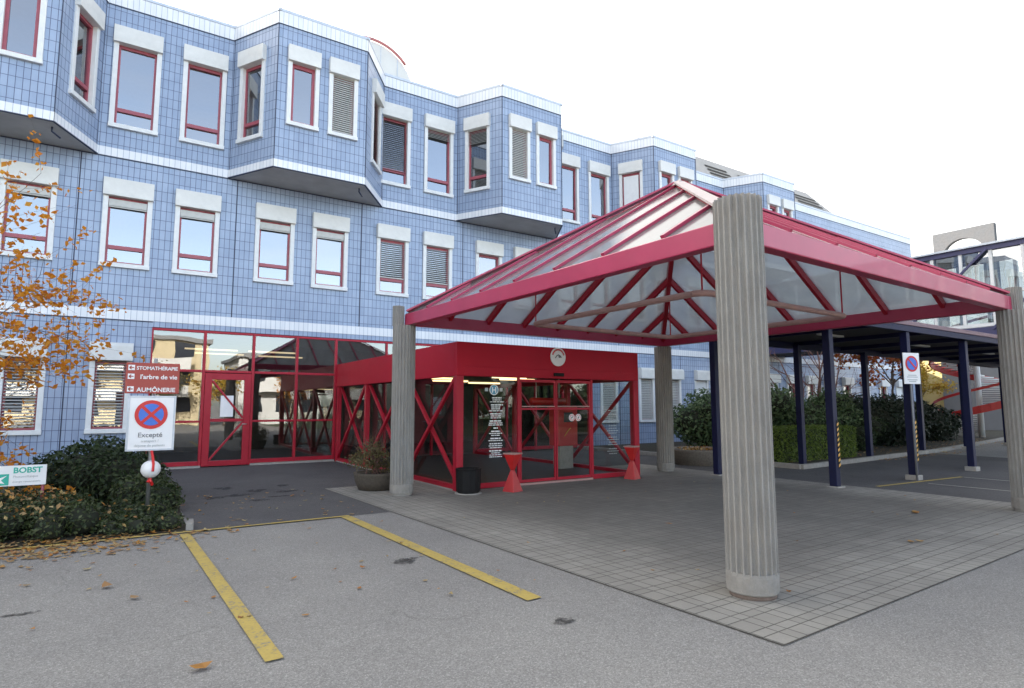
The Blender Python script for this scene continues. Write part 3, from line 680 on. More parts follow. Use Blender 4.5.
for x in (VX0+.075, VX1-.075):
    for k, y in enumerate(ys):
        w = .075 if k == 3 else .06
        f = MB(); f.box(x-w, x+w, y-w, y+w, .0, VFB-.002); f.build('post', M['red'], VE, bevel=.008)
    for k in range(3):
        ya, yb = ys[k]-.07, ys[k+1]+.08
        f = MB(); f.bar((x-.02, ya, .12), (x-.02, yb, VFB-.03), .07, .07); f.build('brace', M['red'], VE, bevel=.008)
        f = MB(); f.bar((x+.05, ya, VFB-.03), (x+.05, yb, .12), .07, .07); f.build('brace', M['red'], VE, bevel=.008)
        f = MB(); f.box(x-.05, x+.05, yb, ya, .03, .11); f.build('base_rail', M['red'], VE)
        f = MB(); f.box(x-.06, x+.06, yb-.02, ya+.02, .0, .028); f.build('kerb_strip', M['concrete_smooth'], VE)
        f = MB(); xx = x+.11 if x > 8 else x+.11; f.face([(xx, yb, .1), (xx, ya, .1), (xx, ya, VFB), (xx, yb, VFB)]); f.build('side_pane', M['glass_low'], VE)
# front
fy = VY0+.04
def front(name, x0, x1, z0, z1, mat, dy=0.0, th=.05, bevel=.004):
    q = MB(); q.box(x0, x1, fy+dy-th/2, fy+dy+th/2, z0, z1); return q.build(name, mat, VE, bevel=bevel)
front('base_rail', VX0+.155, 6.83, .02, .12, M['red']); front('base_rail', 8.82, VX1-.155, .02, .12, M['red']); front('threshold', 6.84, 8.81, .0, .05, M['rail'])
front('mullion', 6.835, 6.885, .05, VFB, M['red']); front('mullion', 8.77, 8.83, .05, VFB, M['red'])
for a, c in ((VX0+.155, 6.832), (8.832, VX1-.155)):
    q = MB(); q.face([(a, fy, .12), (c, fy, .12), (c, fy, VFB), (a, fy, VFB)]); q.build('front_pane', M['glass_low'], VE)
for a, c in ((6.89, 7.80), (7.815, 8.765)):
    q = MB(); q.box(a, a+.035, fy-.02, fy+.02, .06, 2.16); q.box(c-.035, c, fy-.02, fy+.02, .06, 2.16); q.box(a+.035, c-.035, fy-.02, fy+.02, .06, .12); q.box(a+.035, c-.035, fy-.02, fy+.02, 2.1, 2.16); q.box(a+.035, c-.035, fy-.02, fy+.02, 1.53, 1.57)
    dd = q.build('sliding_door', M['red'], VE, bevel=.004)
    q = MB(); q.face([(a+.03, fy, .1), (c-.03, fy, .1), (c-.03, fy, 2.12), (a+.03, fy, 2.12)]); q.build('pane', M['glass_low'], dd)
    q = MB(); q.box(a+.036, c-.036, fy-.03, fy-.021, 1.59, 1.612); q.build('door_rail', M['rail'], dd)
# sensor, round plaque
q = MB(); q.box(7.72, 7.98, VY0-.06, VY0-.013, 2.24, 2.31); q.build('door_sensor', M['black'], VE, bevel=.01)
q = MB(); q.disc((7.84, VY0-.014, 2.655), .2, (0,-1,0), .016); PL = q.build('plaque', M['white_paint'], VE)
q = MB()
for k in range(13):
    a = R(20 + 140*k/12); c = Vector((7.84+.155*math.cos(a), VY0-.034, 2.655+.155*math.sin(a))); d = Vector((-math.sin(a), 0, math.cos(a)))
    q.bar(c-d*.012, c+d*.012, .006, .034, (math.cos(a), 0, math.sin(a)))
q.build('ring_marks', M['sign_red'], PL)
q = MB(); q.tube([(7.76, VY0-.034, 2.63), (7.80, VY0-.034, 2.68), (7.85, VY0-.034, 2.7), (7.9, VY0-.034, 2.67), (7.92, VY0-.034, 2.64)], .012, 6); q.disc((7.875, VY0-.03, 2.665), .03, (0,-1,0), .006, 14); q.build('emblem', M['grey_text'], PL)
# stickers on the door glass
for x in (8.23, 8.41):
    q = MB(); q.disc((x, fy-.022, 1.36), .078, (0,-1,0), .004, 28); sk = q.build('sticker', M['white_paint'], VE)
    q = MB(); q.disc((x, fy-.0265, 1.36), .06, (0,-1,0), .003, 28, r_in=.05); q.build('ring', M['sign_red'], sk)
    q = MB(); q.bar((x-.02, fy-.028, 1.33), (x+.015, fy-.028, 1.39), .004, .02, (0,1,0)); q.disc((x, fy-.0275, 1.36), .02, (0,-1,0), .002, 14); q.build('pictogram', M['grey_text'], sk)
# white lettering on the left front pane
dy = fy-.006
DEC = MB(); DEC.disc((6.27, dy, 1.93), .105, (0,-1,0), .003, 32, r_in=.088); DEC = DEC.build('door_lettering', M['white_paint'], VE)
q = MB(); q.disc((6.27, dy-.0005, 1.93), .086, (0,-1,0), .002, 32); q.build('emblem_disc', simple('light_blue_print', (.08, .3, .45), .5), DEC)
text_mesh('H', .15, M['white_paint'], (6.27, dy-.005, 1.878), (1,0,0), DEC, 'CENTER', bold=.004)
q = MB(); q.box(6.06, 6.13, dy-.002, dy, 1.9, 1.97); q.box(6.4, 6.47, dy-.002, dy, 1.9, 1.97); q.build('square_marks', M['pale_text'], DEC)
q = MB(); z = 1.76; r_ = random.Random(3)
for grp in (3, 4, 3, 3, 1, 3, 2, 3, 4):
    for k in range(grp):
        wd = r_.uniform(.2, .33) if grp > 1 else .1; xc = 6.31 + (.03 if z > 1.6 else 0); x = xc - wd/2; hgt = .024 if k == 0 else .017
        while x < xc + wd/2:
            l = r_.uniform(.03, .09); q.box(x, min(x+l, xc+wd/2), dy-.002, dy, z, z+hgt); x += l + .012
        z -= .038
    z -= .026
q.build('text_lines', M['white_paint'], DEC)
q = MB(); z = 1.5
for k in range(16):
    wd = r_.uniform(.2, .36); xc = 9.42; x = xc-wd/2
    while x < xc+wd/2:
        l = r_.uniform(.03, .08); q.box(x, min(x+l, xc+wd/2), dy-.002, dy, z, z+.016); x += l+.012
    z -= .055 if k % 4 else .09
q.build('text_lines', M['pale_text'], VE)
for (x, y, ln) in ((6.2, 11.2, .8), (7.6, 11.8, .9), (8.35, 12.6, 1.0), (7.3, 14.2, 1.0), (6.6, 13.0, .8), (8.8, 15.0, 1.0)):
    q = MB(); q.box(x-ln/2, x+ln/2, y-.05, y+.05, VFB+.06, VFB+.1); q.build('ceiling_lamp', M['lamp'], VE)
# ticket machine and notice stand inside the vestibule
TK = tag(empty('ticket_machine'), 'red ticket machine on a grey pedestal inside the glass vestibule', 'ticket machine')
q = MB(); q.box(9.32, 9.95, 12.2, 12.6, .6, 1.62); q.build('cabinet', M['red_bright'], TK, bevel=.03)
q = MB(); q.box(9.42, 9.84, 12.26, 12.56, .03, .6); q.build('pedestal', M['concrete_smooth'], TK, bevel=.01)
q = MB(); q.box(9.5, 9.78, 12.19, 12.199, 1.2, 1.45); q.build('screen', M['dark_win'], TK)
q = MB(); q.tube([(9.5, 12.18, .85), (9.62, 12.17, 1.0), (9.7, 12.18, 1.05)], .012, 6); q.build('logo_stroke', M['hazard_yellow'], TK)
HD_ = tag(empty('hanging_sign'), 'red rounded hanging sign under the ceiling inside the vestibule', 'sign')
q = MB(); q.tube([(8.35, 12.0, 1.72), (9.35, 12.0, 1.72)], .09, 14); q.build('board', M['red_bright'], HD_)
q = MB(); q.tube([(8.5, 12.0, 1.8), (8.5, 12.0, VFB+.12)], .012, 6); q.tube([(9.2, 12.0, 1.8), (9.2, 12.0, VFB+.12)], .012, 6); q.build('hanger', M['metal'], HD_)

# ================================================================== GLASS PYRAMID CANOPY
CA = tag(empty('entrance_canopy'), 'red steel pyramid canopy with glass roof on four fluted concrete columns', 'canopy')
HS = 3.55; ZE0, ZE1, ZA = 3.097, 3.317, 5.47
cor = {'near': (-HS,-HS), 'left': (-HS,HS), 'right': (HS,-HS), 'back': (HS,HS)}
# columns
nfl = 22; sub = 10
def flute(k, z):
    u = (k % sub)/sub; return 1 - .15*math.sin(math.pi*(u-.2)/.8)**.6 if u > .21 else 1.0
for nm, (x, y) in cor.items():
    c = cw(x, y); rr = .212; ztop = 3.463
    b = MB(); n = nfl*sub; prof = [(rr, .2), (rr, .5), (rr, 1.0), (rr, 1.6), (rr, 2.2), (rr, 2.8)] + ([(rr, 3.2), (rr, 3.43), (rr*.985, ztop)] if nm == 'near' else [(rr, ZE0-.003)])
    jr = random.Random(sum(map(ord, nm)))
    jit = [jr.uniform(-.012, .012) for _ in range(n)]
    b.lathe(prof, (c[0], c[1], 0), n, lambda k, z: flute(k, z) + (jit[k] if z > 3.4 else 0)*.8)
    if nm != 'near':                                                   # above the beam seat only a slimmer outer stub stands
        ks = list(range(n)); sg = 1 if nm in ('right', 'back') else -1; r5 = rr*.52
        ox, oy = c[0]+sg*rr*.48, c[1]+(.05 if sg < 0 else 0)
        ring = [(ox+r5*flute(k, 0)*math.cos(2*math.pi*k/n), oy+r5*flute(k, 0)*math.sin(2*math.pi*k/n)) for k in ks]; m_ = len(ring)
        V = [(x_, y_, ZE0-.003) for x_, y_ in ring] + [(x_, y_, ztop + jit[k % n]*.8) for (x_, y_), k in zip(ring, ks)]
        b.mesh_faces(V, [(i, (i+1) % m_, m_+(i+1) % m_, m_+i) for i in range(m_)] + [tuple(range(m_, 2*m_))])
    co = b.build('column', M['concrete'], CA)
    b = MB(); jl = [jr.uniform(.985, 1.02) for _ in range(48)]
    b.lathe([(rr*.97, .045), (rr*1.0, .055), (rr*1.005, .12), (rr*1.0, .185), (rr*.97, .215)], (c[0], c[1], 0), 48, lambda k, z: jl[k]); b.build('collar', M['collar'], co)
    b = MB(); b.lathe([(rr*.9, .0), (rr*.9, .05)], (c[0], c[1], 0), 32); b.build('plinth', simple('brown_mortar_bed', (.17, .13, .11), .9, var=.3, scale=20) if nm == 'near' else M['stone_kerb'], co)
# eave beams: the outer face lies on the column axes
for (xa, ya), (xb, yb), (nx, ny) in (((-HS,-HS),(-HS,HS),(1,0)), ((-HS,-HS),(HS,-HS),(0,1)), ((HS,-HS),(HS,HS),(-1,0)), ((-HS,HS),(HS,HS),(0,-1))):
    b = MB(); o_ = .075; tr = .0 if nx else .152
    sgn = 1
    p = (xa+nx*o_ + (tr if ny else 0), ya+ny*o_, (ZE0+ZE1)/2); q = (xb+nx*o_ - (tr if ny else 0), yb+ny*o_, (ZE0+ZE1)/2)
    b.bar(cw(*p), cw(*q), .15, ZE1-ZE0); b.build('eave_beam', M['pink_red'], CA, bevel=.012)
apex = (0, 0, ZA)
def slope_pt(side, u, t):
    """point on the face 'side' at eave position u, fraction t of the way from eave towards the apex plane"""
    d = -HS + .02 + t*(HS-.02); z = ZE1 + .0 + t*(ZA-ZE1)
    return {'W': (d, u), 'E': (-d, u), 'S': (u, d), 'N': (u, -d)}[side] + (z,)
for side in 'WSEN':
    p = MB(); p.face([cw(*slope_pt(side, -HS, 0)), cw(*slope_pt(side, HS, 0)), cw(0, 0, ZA)]); 
    p.build('glass_slope', M['roofglass'], CA)
    for k in range(-3, 4):
        u = k*.8875; tmax = 1 - abs(u)/HS
        a, c = Vector(cw(*slope_pt(side, u, .0))), Vector(cw(*slope_pt(side, u, tmax*.985 if k else .97)))
        b = MB(); b.bar(a, c, .065, .12, (0,0,1), -.075); b.build('rafter', M['red'], CA, bevel=.006)
        b = MB(); b.bar(a, c, .05, .035, (0,0,1), .022); b.build('glazing_bar', M['pink_red'], CA)
for nm, (x, y) in cor.items():
    a, c = Vector(cw(x*.985, y*.985, ZE1+.02)), Vector(cw(x*.01, y*.01, ZA))
    b = MB(); b.bar(a, c, .09, .16, (0,0,1), -.1); b.build('hip_rafter', M['red'], CA, bevel=.006)
    b = MB(); b.bar(a, c, .17 if nm in ('near', 'left', 'right') else .12, .03, (0,0,1), .035); b.build('ridge_cap', M['hip_cap'] if nm == 'near' else M['pink_red'], CA)
b = MB(); b.lathe([(.2, -.03), (.16, .04), (.02, .09)], cw(0, 0, ZA), 4, a0=R(45)+TH); b.build('apex_cap', M['hip_cap'], CA)
# square tie rail slung at eave level
rs, rz, rc = 1.85, 3.07, .16
pts = []
for sx, sy in ((-1,-1),(1,-1),(1,1),(-1,1)):
    c0 = (sx*(rs-rc), sy*(rs-rc)); st = {(-1,-1): 180, (1,-1): 270, (1,1): 0, (-1,1): 90}[(sx,sy)]
    for k in range(5): a = R(st + 90*k/4); pts.append(cw(c0[0]+rc*math.cos(a), c0[1]+rc*math.sin(a), rz))
pts.append(pts[0])
b = MB(); b.tube(pts, .045, 10, cap=False); b.build('tie_rail', M['rail'], CA)
for sx, sy in ((-1,-1),(1,-1),(1,1),(-1,1)):
    b = MB(); zz = ZE1 + (1-(rs-.05)/HS)*(ZA-ZE1) - .12; b.tube([cw(sx*(rs-.05), sy*(rs-.05), rz), cw(sx*(rs-.05), sy*(rs-.05), zz)], .012, 6); b.build('hanger_rod', M['red'], CA)

# ================================================================== COVERED WALKWAY
WK = tag(empty('covered_walkway'), 'low flat roofed walkway on navy blue steel posts with pale concrete feet', 'walkway')
x0, x1, y0, y1, zr = 11.68, 34.0, 6.3, 9.75, 3.24
def yoff(x): return max(0, x-22)*.13
b = MB(); b.face([(x0,y0+.03,zr+.12),(x1,y0+.03+yoff(x1)*.2,zr+.12),(x1,y1+yoff(x1),zr+.12),(x0,y1,zr+.12)][::-1]); b.build('ceiling', M['dark_ceiling'], WK)
b = MB(); b.box(x0, x1, y0-.02, y1+1.2, zr+.14, zr+.24); b.build('roof', M['roof_brown'], WK, bevel=.01)
b = MB(); b.box(x0, x1, y0, y0+.07, zr, zr+.138); b.box(x0, x1, y1-.1, y1, zr-.06, zr+.115); b.box(x0, x0+.07, y0+.072, y1-.102, zr, zr+.115)
b.build('fascia', M['navy'], WK, bevel=.008)
for k in range(9):
    x = 13.2 + 2.4*k; b = MB(); b.box(x-.04, x+.04, y0+.08, y1-.11, zr+.01, zr+.11); b.build('cross_beam', M['navy'], WK)
for k in range(4):
    x = 14.4 + 4.6*k; b = MB(); b.box(x-.5, x+.5, 7.9, 8.02, zr+.05, zr+.09); b.build('lamp_housing', M['cream'], WK)
for (x, y, ft, hz) in ((11.96, 6.68, .03, True), (14.62, 6.42, .11, True), (17.85, 6.5, .11, False), (21.9, 6.5, .1, False), (26.5, 6.5, .1, False), (11.78, 9.33, .03, False), (15.25, 9.36, .03, False), (19.1, 9.56, .03, False), (22.75, 9.66, .1, False), (26.3, 9.7, .12, False), (30.4, 9.8, .12, False)):
    w = .075; b = MB(); b.box(x-w, x+w, y-w, y+w, ft, zr-.002); po = b.build('post', M['navy'], WK, bevel=.008)
    b = MB(); fw = .125 if ft > .05 else .13; b.box(x-fw, x+fw, y-fw, y+fw, .0, ft); b.build('footing', M['concrete_smooth'], po, bevel=.01)
    if hz:
        b = MB(); bb = MB()
        b.box(x+w-.055, x+w+.008, y-w-.008, y-w+.055, .38, 1.32); b.build('hazard_strip', M['black'], po)
        for k in range(9):
            z = .4 + .1*k
            bb.mesh_faces([(x+w-.057, y-w-.0095, z), (x+w+.0095, y-w-.0095, z+.035), (x+w+.0095, y-w-.0095, z+.085), (x+w-.057, y-w-.0095, z+.05)], [(0,1,2,3)])
            bb.mesh_faces([(x+w+.0095, y-w-.0095, z+.035), (x+w+.0095, y-w+.057, z+.06), (x+w+.0095, y-w+.057, z+.11), (x+w+.0095, y-w-.0095, z+.085)], [(0,1,2,3)])
        bb.build('hazard_stripe', M['hazard_yellow'], po)

# ---------------------------------------------------------------- road sign helper
def round_sign(parent, cx, cy, cz, r, t, n, cross=True, squash=1.0):
    t = Vector(t).normalized(); n = Vector(n).normalized()
    b = MB(); b.disc((cx+n.x*.004, cy+n.y*.004, cz), r, n, .004); d = b.build('red_disc', M['sign_red'], parent)
    b = MB(); b.disc((cx+n.x*.009, cy+n.y*.009, cz), r*.76, n, .003); b.build('blue_disc', M['sign_blue'], d)
    b = MB(); c = Vector((cx, cy, cz)) + n*.0145; up = Vector((0,0,1))
    for s_ in ((1, -1) if cross else (-1,)):
        v = (t*s_ + up).normalized()*r*.78; b.bar(c-v, c+v, .006, r*.2, n.cross(v)); c = c + n*.0005
    b.build('cross_bar', M['sign_red'], d)
    return d
# sign by the left hedge
SG = tag(empty('sign_post'), 'white no stopping sign under a red direction board on a pole in the left hedge', 'sign')
sy = 10.15
b = MB(); b.tube([(.42, sy+.03, 0), (.42, sy+.03, 2.3)], .026, 10); b.tube([(.435, sy+.03, .0), (.435, sy+.03, .02)], .03, 8); b.build('pole', M['metal'], SG)
b = MB(); b.box(.06, .73, sy-.03, sy-.005, 1.79, 2.23); DB = b.build('direction_board', M['sign_brown'], SG, bevel=.008)
def arrow(mb, x, z, s_, y):
    mb.box(x, x+s_, y-.002, y, z, z+s_)
ar = MB(); ah = MB()
for z in (2.12, 1.995, 1.815):
    ar.box(.085, .165, sy-.034, sy-.031, z, z+.075)
    ah.bar((.1, sy-.036, z+.037), (.155, sy-.036, z+.037), .003, .014, (0,0,1)); ah.bar((.1, sy-.036, z+.037), (.125, sy-.036, z+.06), .003, .014, (0,0,1)); ah.bar((.1, sy-.036, z+.037), (.125, sy-.036, z+.014), .003, .014, (0,0,1))
ar.build('arrow_field', M['white_paint'], DB); ah.build('arrow', M['sign_brown'], DB)
text_mesh('STOMATHÉRAPIE', .071, M['white_paint'], (.185, sy-.033, 2.13), (1,0,0), DB, spacing=.93, bold=.001)
text_mesh("l'arbre de vie", .088, M['white_paint'], (.235, sy-.033, 2.0), (1,0,0), DB, bold=.0015)
text_mesh('AUMÔNERIE', .086, M['white_paint'], (.2, sy-.033, 1.815), (1,0,0), DB, bold=.0015)
b = MB(); b.box(.11, .70, sy-.03, sy-.005, .98, 1.755); NS = b.build('no_stopping_board', M['white_paint'], SG, bevel=.01)
b = MB()
for xa, xb, za, zb in ((.11,.70,1.735,1.755),(.11,.70,.98,1.0),(.11,.13,1.0,1.735),(.68,.70,1.0,1.735)): b.box(xa-.004, xb+.004, sy-.036, sy-.004, za-.002, zb+.002)
b.build('board_rim', M['coping'], NS)
round_sign(NS, .40, sy-.03, 1.49, .205, (1,0,0), (0,-1,0))
text_mesh('Excepté', .095, M['grey_text'], (.40, sy-.033, 1.17), (1,0,0), NS, 'CENTER', bold=.001)
text_mesh('transport /', .05, M['pale_text'], (.40, sy-.033, 1.1), (1,0,0), NS, 'CENTER')
text_mesh('dépose de patients', .05, M['pale_text'], (.40, sy-.033, 1.035), (1,0,0), NS, 'CENTER')
b = MB(); b.lathe([(.001, -.125), (.06, -.11), (.1, -.075), (.122, -.03), (.125, .01), (.115, .055), (.085, .095), (.045, .118), (.001, .125)], (.43, sy-.09, .72), 24, cap=False); BL_ = b.build('globe', M['white_paint'], SG)
b = MB(); b.tube([(.43, sy-.03, .97), (.445, sy-.1, .9), (.455, sy-.2, .8), (.45, sy-.225, .7)], .018, 6); b.tube([(.42, sy-.08, .61), (.44, sy-.1, .55), (.46, sy-.07, .5)], .02, 6); b.tube([(.44, sy-.07, .6), (.4, sy-.09, .54)], .02, 6); b.build('ribbon', M['sign_red'], BL_)
# sponsor board at the far left
BO = tag(empty('sponsor_board'), 'low white board with teal lettering and arrow on red posts above the left hedge', 'sign')
by = 10.75
b = MB(); b.box(-2.05, -.795, by-.012, by+.012, .525, .80); b.build('board', M['white_paint'], BO, bevel=.004)
for x in (-.83, -1.95): b = MB(); b.tube([(x, by+.03, 0), (x, by+.03, .75)], .02, 8); b.build('leg', M['sash'], BO)
text_mesh('BOBST', .105, M['teal'], (-1.16, by-.014, .7), (1,0,0), BO, bold=.003, spacing=1.0)
text_mesh('Photovoltaïque', .045, M['pale_text'], (-1.16, by-.014, .635), (1,0,0), BO); text_mesh('énergie renouvelable', .036, M['pale_text'], (-1.16, by-.014, .57), (1,0,0), BO)
b = MB(); b.box(-1.42, -1.2, by-.016, by-.0125, .54, .69); b.build('teal_field', M['teal'], BO)
b = MB(); b.face([(-1.4, by-.018, .6), (-1.24, by-.018, .56), (-1.28, by-.018, .61), (-1.22, by-.018, .67)][::-1]); b.build('arrow', M['white_paint'], BO)
# no parking sign by the walkway post
NP = tag(empty('no_parking_sign'), 'small white no parking sign on a grey pole beside the striped walkway post', 'sign')
nx, ny = 14.5, 6.27; cam_dir = Vector((-nx, -ny, 0)).normalized()
tv = Vector((.96, -.28, 0)).normalized(); nv = Vector((tv.y, -tv.x, 0))
b = MB(); b.tube([(nx-.01, ny+.03, 0), (nx-.01, ny+.03, 2.6)], .024, 8); b.build('pole', M['dull_metal'], NP)
b = MB(); b.bar(Vector((nx, ny, 2.42))-tv*.23, Vector((nx, ny, 2.42))+tv*.23, .016, .68); b.build('board', M['white_paint'], NP, bevel=.004)
round_sign(NP, nx+nv.x*.008, ny+nv.y*.008, 2.52, .175, tv, nv, cross=False)
b = MB()
for k, (z, wd) in enumerate(((2.27, .12), (2.23, .15), (2.17, .14), (2.135, .1))): c = Vector((nx, ny, z))+nv*.0095; b.bar(c-tv*wd, c+tv*wd, .002, .018)
b.build('text_lines', M['pale_text'], NP)

# ================================================================== STREET FURNITURE BY THE DOORS
BN = tag(empty('litter_bin'), 'black ribbed round litter bin at the left front corner of the vestibule', 'bin')
b = MB(); b.lathe([(.19, .02), (.225, .05), (.235, .42), (.24, .46), (.225, .465), (.2, .44), (.19, .3)], (5.5, 9.95, 0), 48, lambda k, z: 1.0 if (k % 4) < 2 or z < .04 or z > .44 else .965); b.build('body', M['black'], BN)
b = MB(); b.lathe([(.25, 0), (.25, .02)], (5.5, 9.95, 0), 32); b.build('base_plate', M['stone_kerb'], BN)
for (x, y, lb) in ((6.33, 9.72, 'red hourglass shaped ashtray stand left of the sliding doors beside the black bin'), (9.62, 9.92, 'red hourglass shaped ashtray stand at the right corner of the vestibule')):
    AS = tag(empty('ashtray_stand'), lb, 'ashtray', 'ashtray stands by the entrance')
    b = MB(); b.lathe([(.195, .0), (.195, .015), (.045, .40)], (x, y, 0), 4, a0=R(62)); b.build('base', simple('faded_red_paint', (.46, .035, .038), .45, var=.12), AS, bevel=.01)
    b = MB(); b.lathe([(.045, .402), (.175, .70)], (x, y, 0), 4, a0=R(62)); b.build('bowl', M['red_bright'], AS, bevel=.01)
    b = MB(); b.lathe([(.183, .70), (.188, .725), (.16, .725)], (x, y, 0), 4, a0=R(62)); b.build('rim', M['rail'], AS)

# ================================================================== PLANTS
def leaf_cloud(name, mat, sampler, n, size, parent=None, seed=1, flat=.0, aspect=.55):
    r_ = random.Random(seed); V = []; F = []
    for i in range(n):
        c, nrm = sampler(r_)
        c = Vector(c); nn = Vector(nrm) + Vector((r_.gauss(0,1), r_.gauss(0,1), r_.gauss(0,1)))*(.7 if not flat else flat); nn.normalize()
        a = Vector((r_.gauss(0,1), r_.gauss(0,1), r_.gauss(0,1))); t = (a - nn*a.dot(nn)).normalized(); s_ = nn.cross(t)
        L_ = size*r_.uniform(.6, 1.35); W = L_*aspect; b0 = len(V)
        V += [c - t*L_/2, c + s_*W/2 - t*L_*.05 + nn*L_*.06, c + t*L_/2, c - s_*W/2 - t*L_*.05 + nn*L_*.06]; F.append((b0, b0+1, b0+2, b0+3))
    me = bpy.data.meshes.new(name); me.from_pydata([tuple(v) for v in V], [], F); me.materials.append(mat)
    o = bpy.data.objects.new(name, me); COL.objects.link(o)
    if parent: o.parent = parent
    return o
def lumps_sampler(lumps, shell=.35):
    """lumps: (cx,cy,cz,rx,ry,rz); points gather near the surface of the union, with gaps"""
    ws = [l[3]*l[4]+l[4]*l[5]+l[3]*l[5] for l in lumps]
    def f(r_):
        while True:
            l = r_.choices(lumps, ws)[0]
            d = Vector((r_.gauss(0,1), r_.gauss(0,1), r_.gauss(0,1))).normalized(); k = 1 - abs(r_.gauss(0, shell))*.6 + r_.gauss(0, .04)
            p = Vector((l[0]+d.x*l[3]*k, l[1]+d.y*l[4]*k, l[2]+d.z*l[5]*k))
            if p.z < .05: continue
            return p, Vector((d.x/l[3], d.y/l[4], d.z/l[5]+.6)).normalized()
    return f
def rand_lumps(seed, x0, x1, y0, y1, z0, z1, n, r0, r1):
    r_ = random.Random(seed); out = []
    for i in range(n):
        r = r_.uniform(r0, r1); out.append((r_.uniform(x0, x1), r_.uniform(y0, y1), r_.uniform(z0, z1), r*r_.uniform(.8, 1.25), r*r_.uniform(.8, 1.25), r*r_.uniform(.7, 1.0)))
    return out
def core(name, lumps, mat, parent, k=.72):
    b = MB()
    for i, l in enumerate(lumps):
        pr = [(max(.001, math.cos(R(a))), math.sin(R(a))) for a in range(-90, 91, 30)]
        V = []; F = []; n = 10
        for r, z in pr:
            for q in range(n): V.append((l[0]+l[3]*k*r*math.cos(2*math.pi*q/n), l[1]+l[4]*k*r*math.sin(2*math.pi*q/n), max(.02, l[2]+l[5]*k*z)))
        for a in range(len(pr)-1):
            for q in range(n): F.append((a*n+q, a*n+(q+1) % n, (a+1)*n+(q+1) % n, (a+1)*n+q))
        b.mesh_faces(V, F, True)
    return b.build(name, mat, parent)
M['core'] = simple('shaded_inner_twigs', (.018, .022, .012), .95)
M['leaf_dark'] = leaf_mat('dark_evergreen_leaves', [(.014,.028,.011), (.024,.044,.016), (.04,.068,.024), (.062,.088,.034)])
M['leaf_ivy'] = leaf_mat('ivy_leaves', [(.022,.04,.014), (.042,.064,.022), (.07,.095,.034), (.12,.135,.06)])
M['leaf_rhodo'] = leaf_mat('rhododendron_leaves', [(.05,.095,.04), (.085,.14,.06), (.13,.19,.085), (.18,.24,.12)])
M['leaf_hedge'] = leaf_mat('clipped_hedge_leaves', [(.09,.14,.02), (.14,.2,.03), (.22,.29,.05)])
M['leaf_juniper'] = leaf_mat('juniper_sprays', [(.012,.024,.014), (.022,.036,.02), (.03,.045,.026)])
M['leaf_orange'] = leaf_mat('orange_autumn_leaves', [(.7,.2,.012), (.82,.31,.02), (.86,.4,.045), (.74,.24,.025), (.8,.36,.05)], trans=.5)
M['leaf_litter'] = leaf_mat('fallen_leaf_litter', [(.42,.15,.025), (.5,.24,.05), (.45,.33,.15), (.32,.13,.04), (.5,.4,.2)], trans=.1)
M['leaf_yellow'] = leaf_mat('yellow_autumn_leaves', [(.62,.4,.05), (.7,.5,.1), (.6,.3,.04)], trans=.4)
M['leaf_red'] = leaf_mat('red_autumn_leaves', [(.38,.06,.03), (.5,.12,.03), (.55,.25,.05)], trans=.4)
M['leaf_olive'] = leaf_mat('sparse_olive_leaves', [(.1,.1,.04), (.16,.14,.06), (.2,.15,.07)])

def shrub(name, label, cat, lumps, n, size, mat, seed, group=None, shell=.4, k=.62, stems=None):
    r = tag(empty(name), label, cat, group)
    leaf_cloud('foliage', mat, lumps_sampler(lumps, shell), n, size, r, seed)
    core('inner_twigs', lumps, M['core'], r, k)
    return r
# left: low ivy hedge, dark shrub behind
lum = rand_lumps(4, -3.6, -.3, 9.22, 10.6, .12, .25, 40, .24, .36) + rand_lumps(14, -.3, .74, 9.12, 10.8, .03, .1, 32, .14, .22)
H1 = shrub('ivy_hedge', 'low dark ivy hedge along the kerb with fallen leaves on top, left foreground', 'hedge', lum, 24000, .055, M['leaf_ivy'], 5)
top = lumps_sampler(lum, .12)
def litter_on(r_):
    while True:
        p, n = top(r_)
        if n.z > .6 and (p.x < .75) and r_.random() < (1.0 if p.x < -.45 else .22): return p + Vector((0,0,.02)), n
leaf_cloud('caught_leaves', M['leaf_litter'], litter_on, 800, .07, H1, 9)
lum = [(-.3, 12.6, .45, .78, .8, .62), (.1, 12.2, .4, .62, .7, .55), (-.85, 12.9, .3, .6, .7, .55), (-.15, 13.3, .5, .7, .7, .6), (.35, 12.9, .3, .5, .6, .5)]
shrub('dark_shrub', 'dark rounded evergreen shrub under the ground floor window behind the sign', 'shrub', lum, 8000, .085, M['leaf_dark'], 6)
lum = rand_lumps(12, .15, .68, 10.7, 12.6, .12, .3, 20, .24, .34)
shrub('low_shrub', 'low dark evergreen shrub beside the entrance path behind the sign pole', 'shrub', lum, 4500, .07, M['leaf_ivy'], 13)
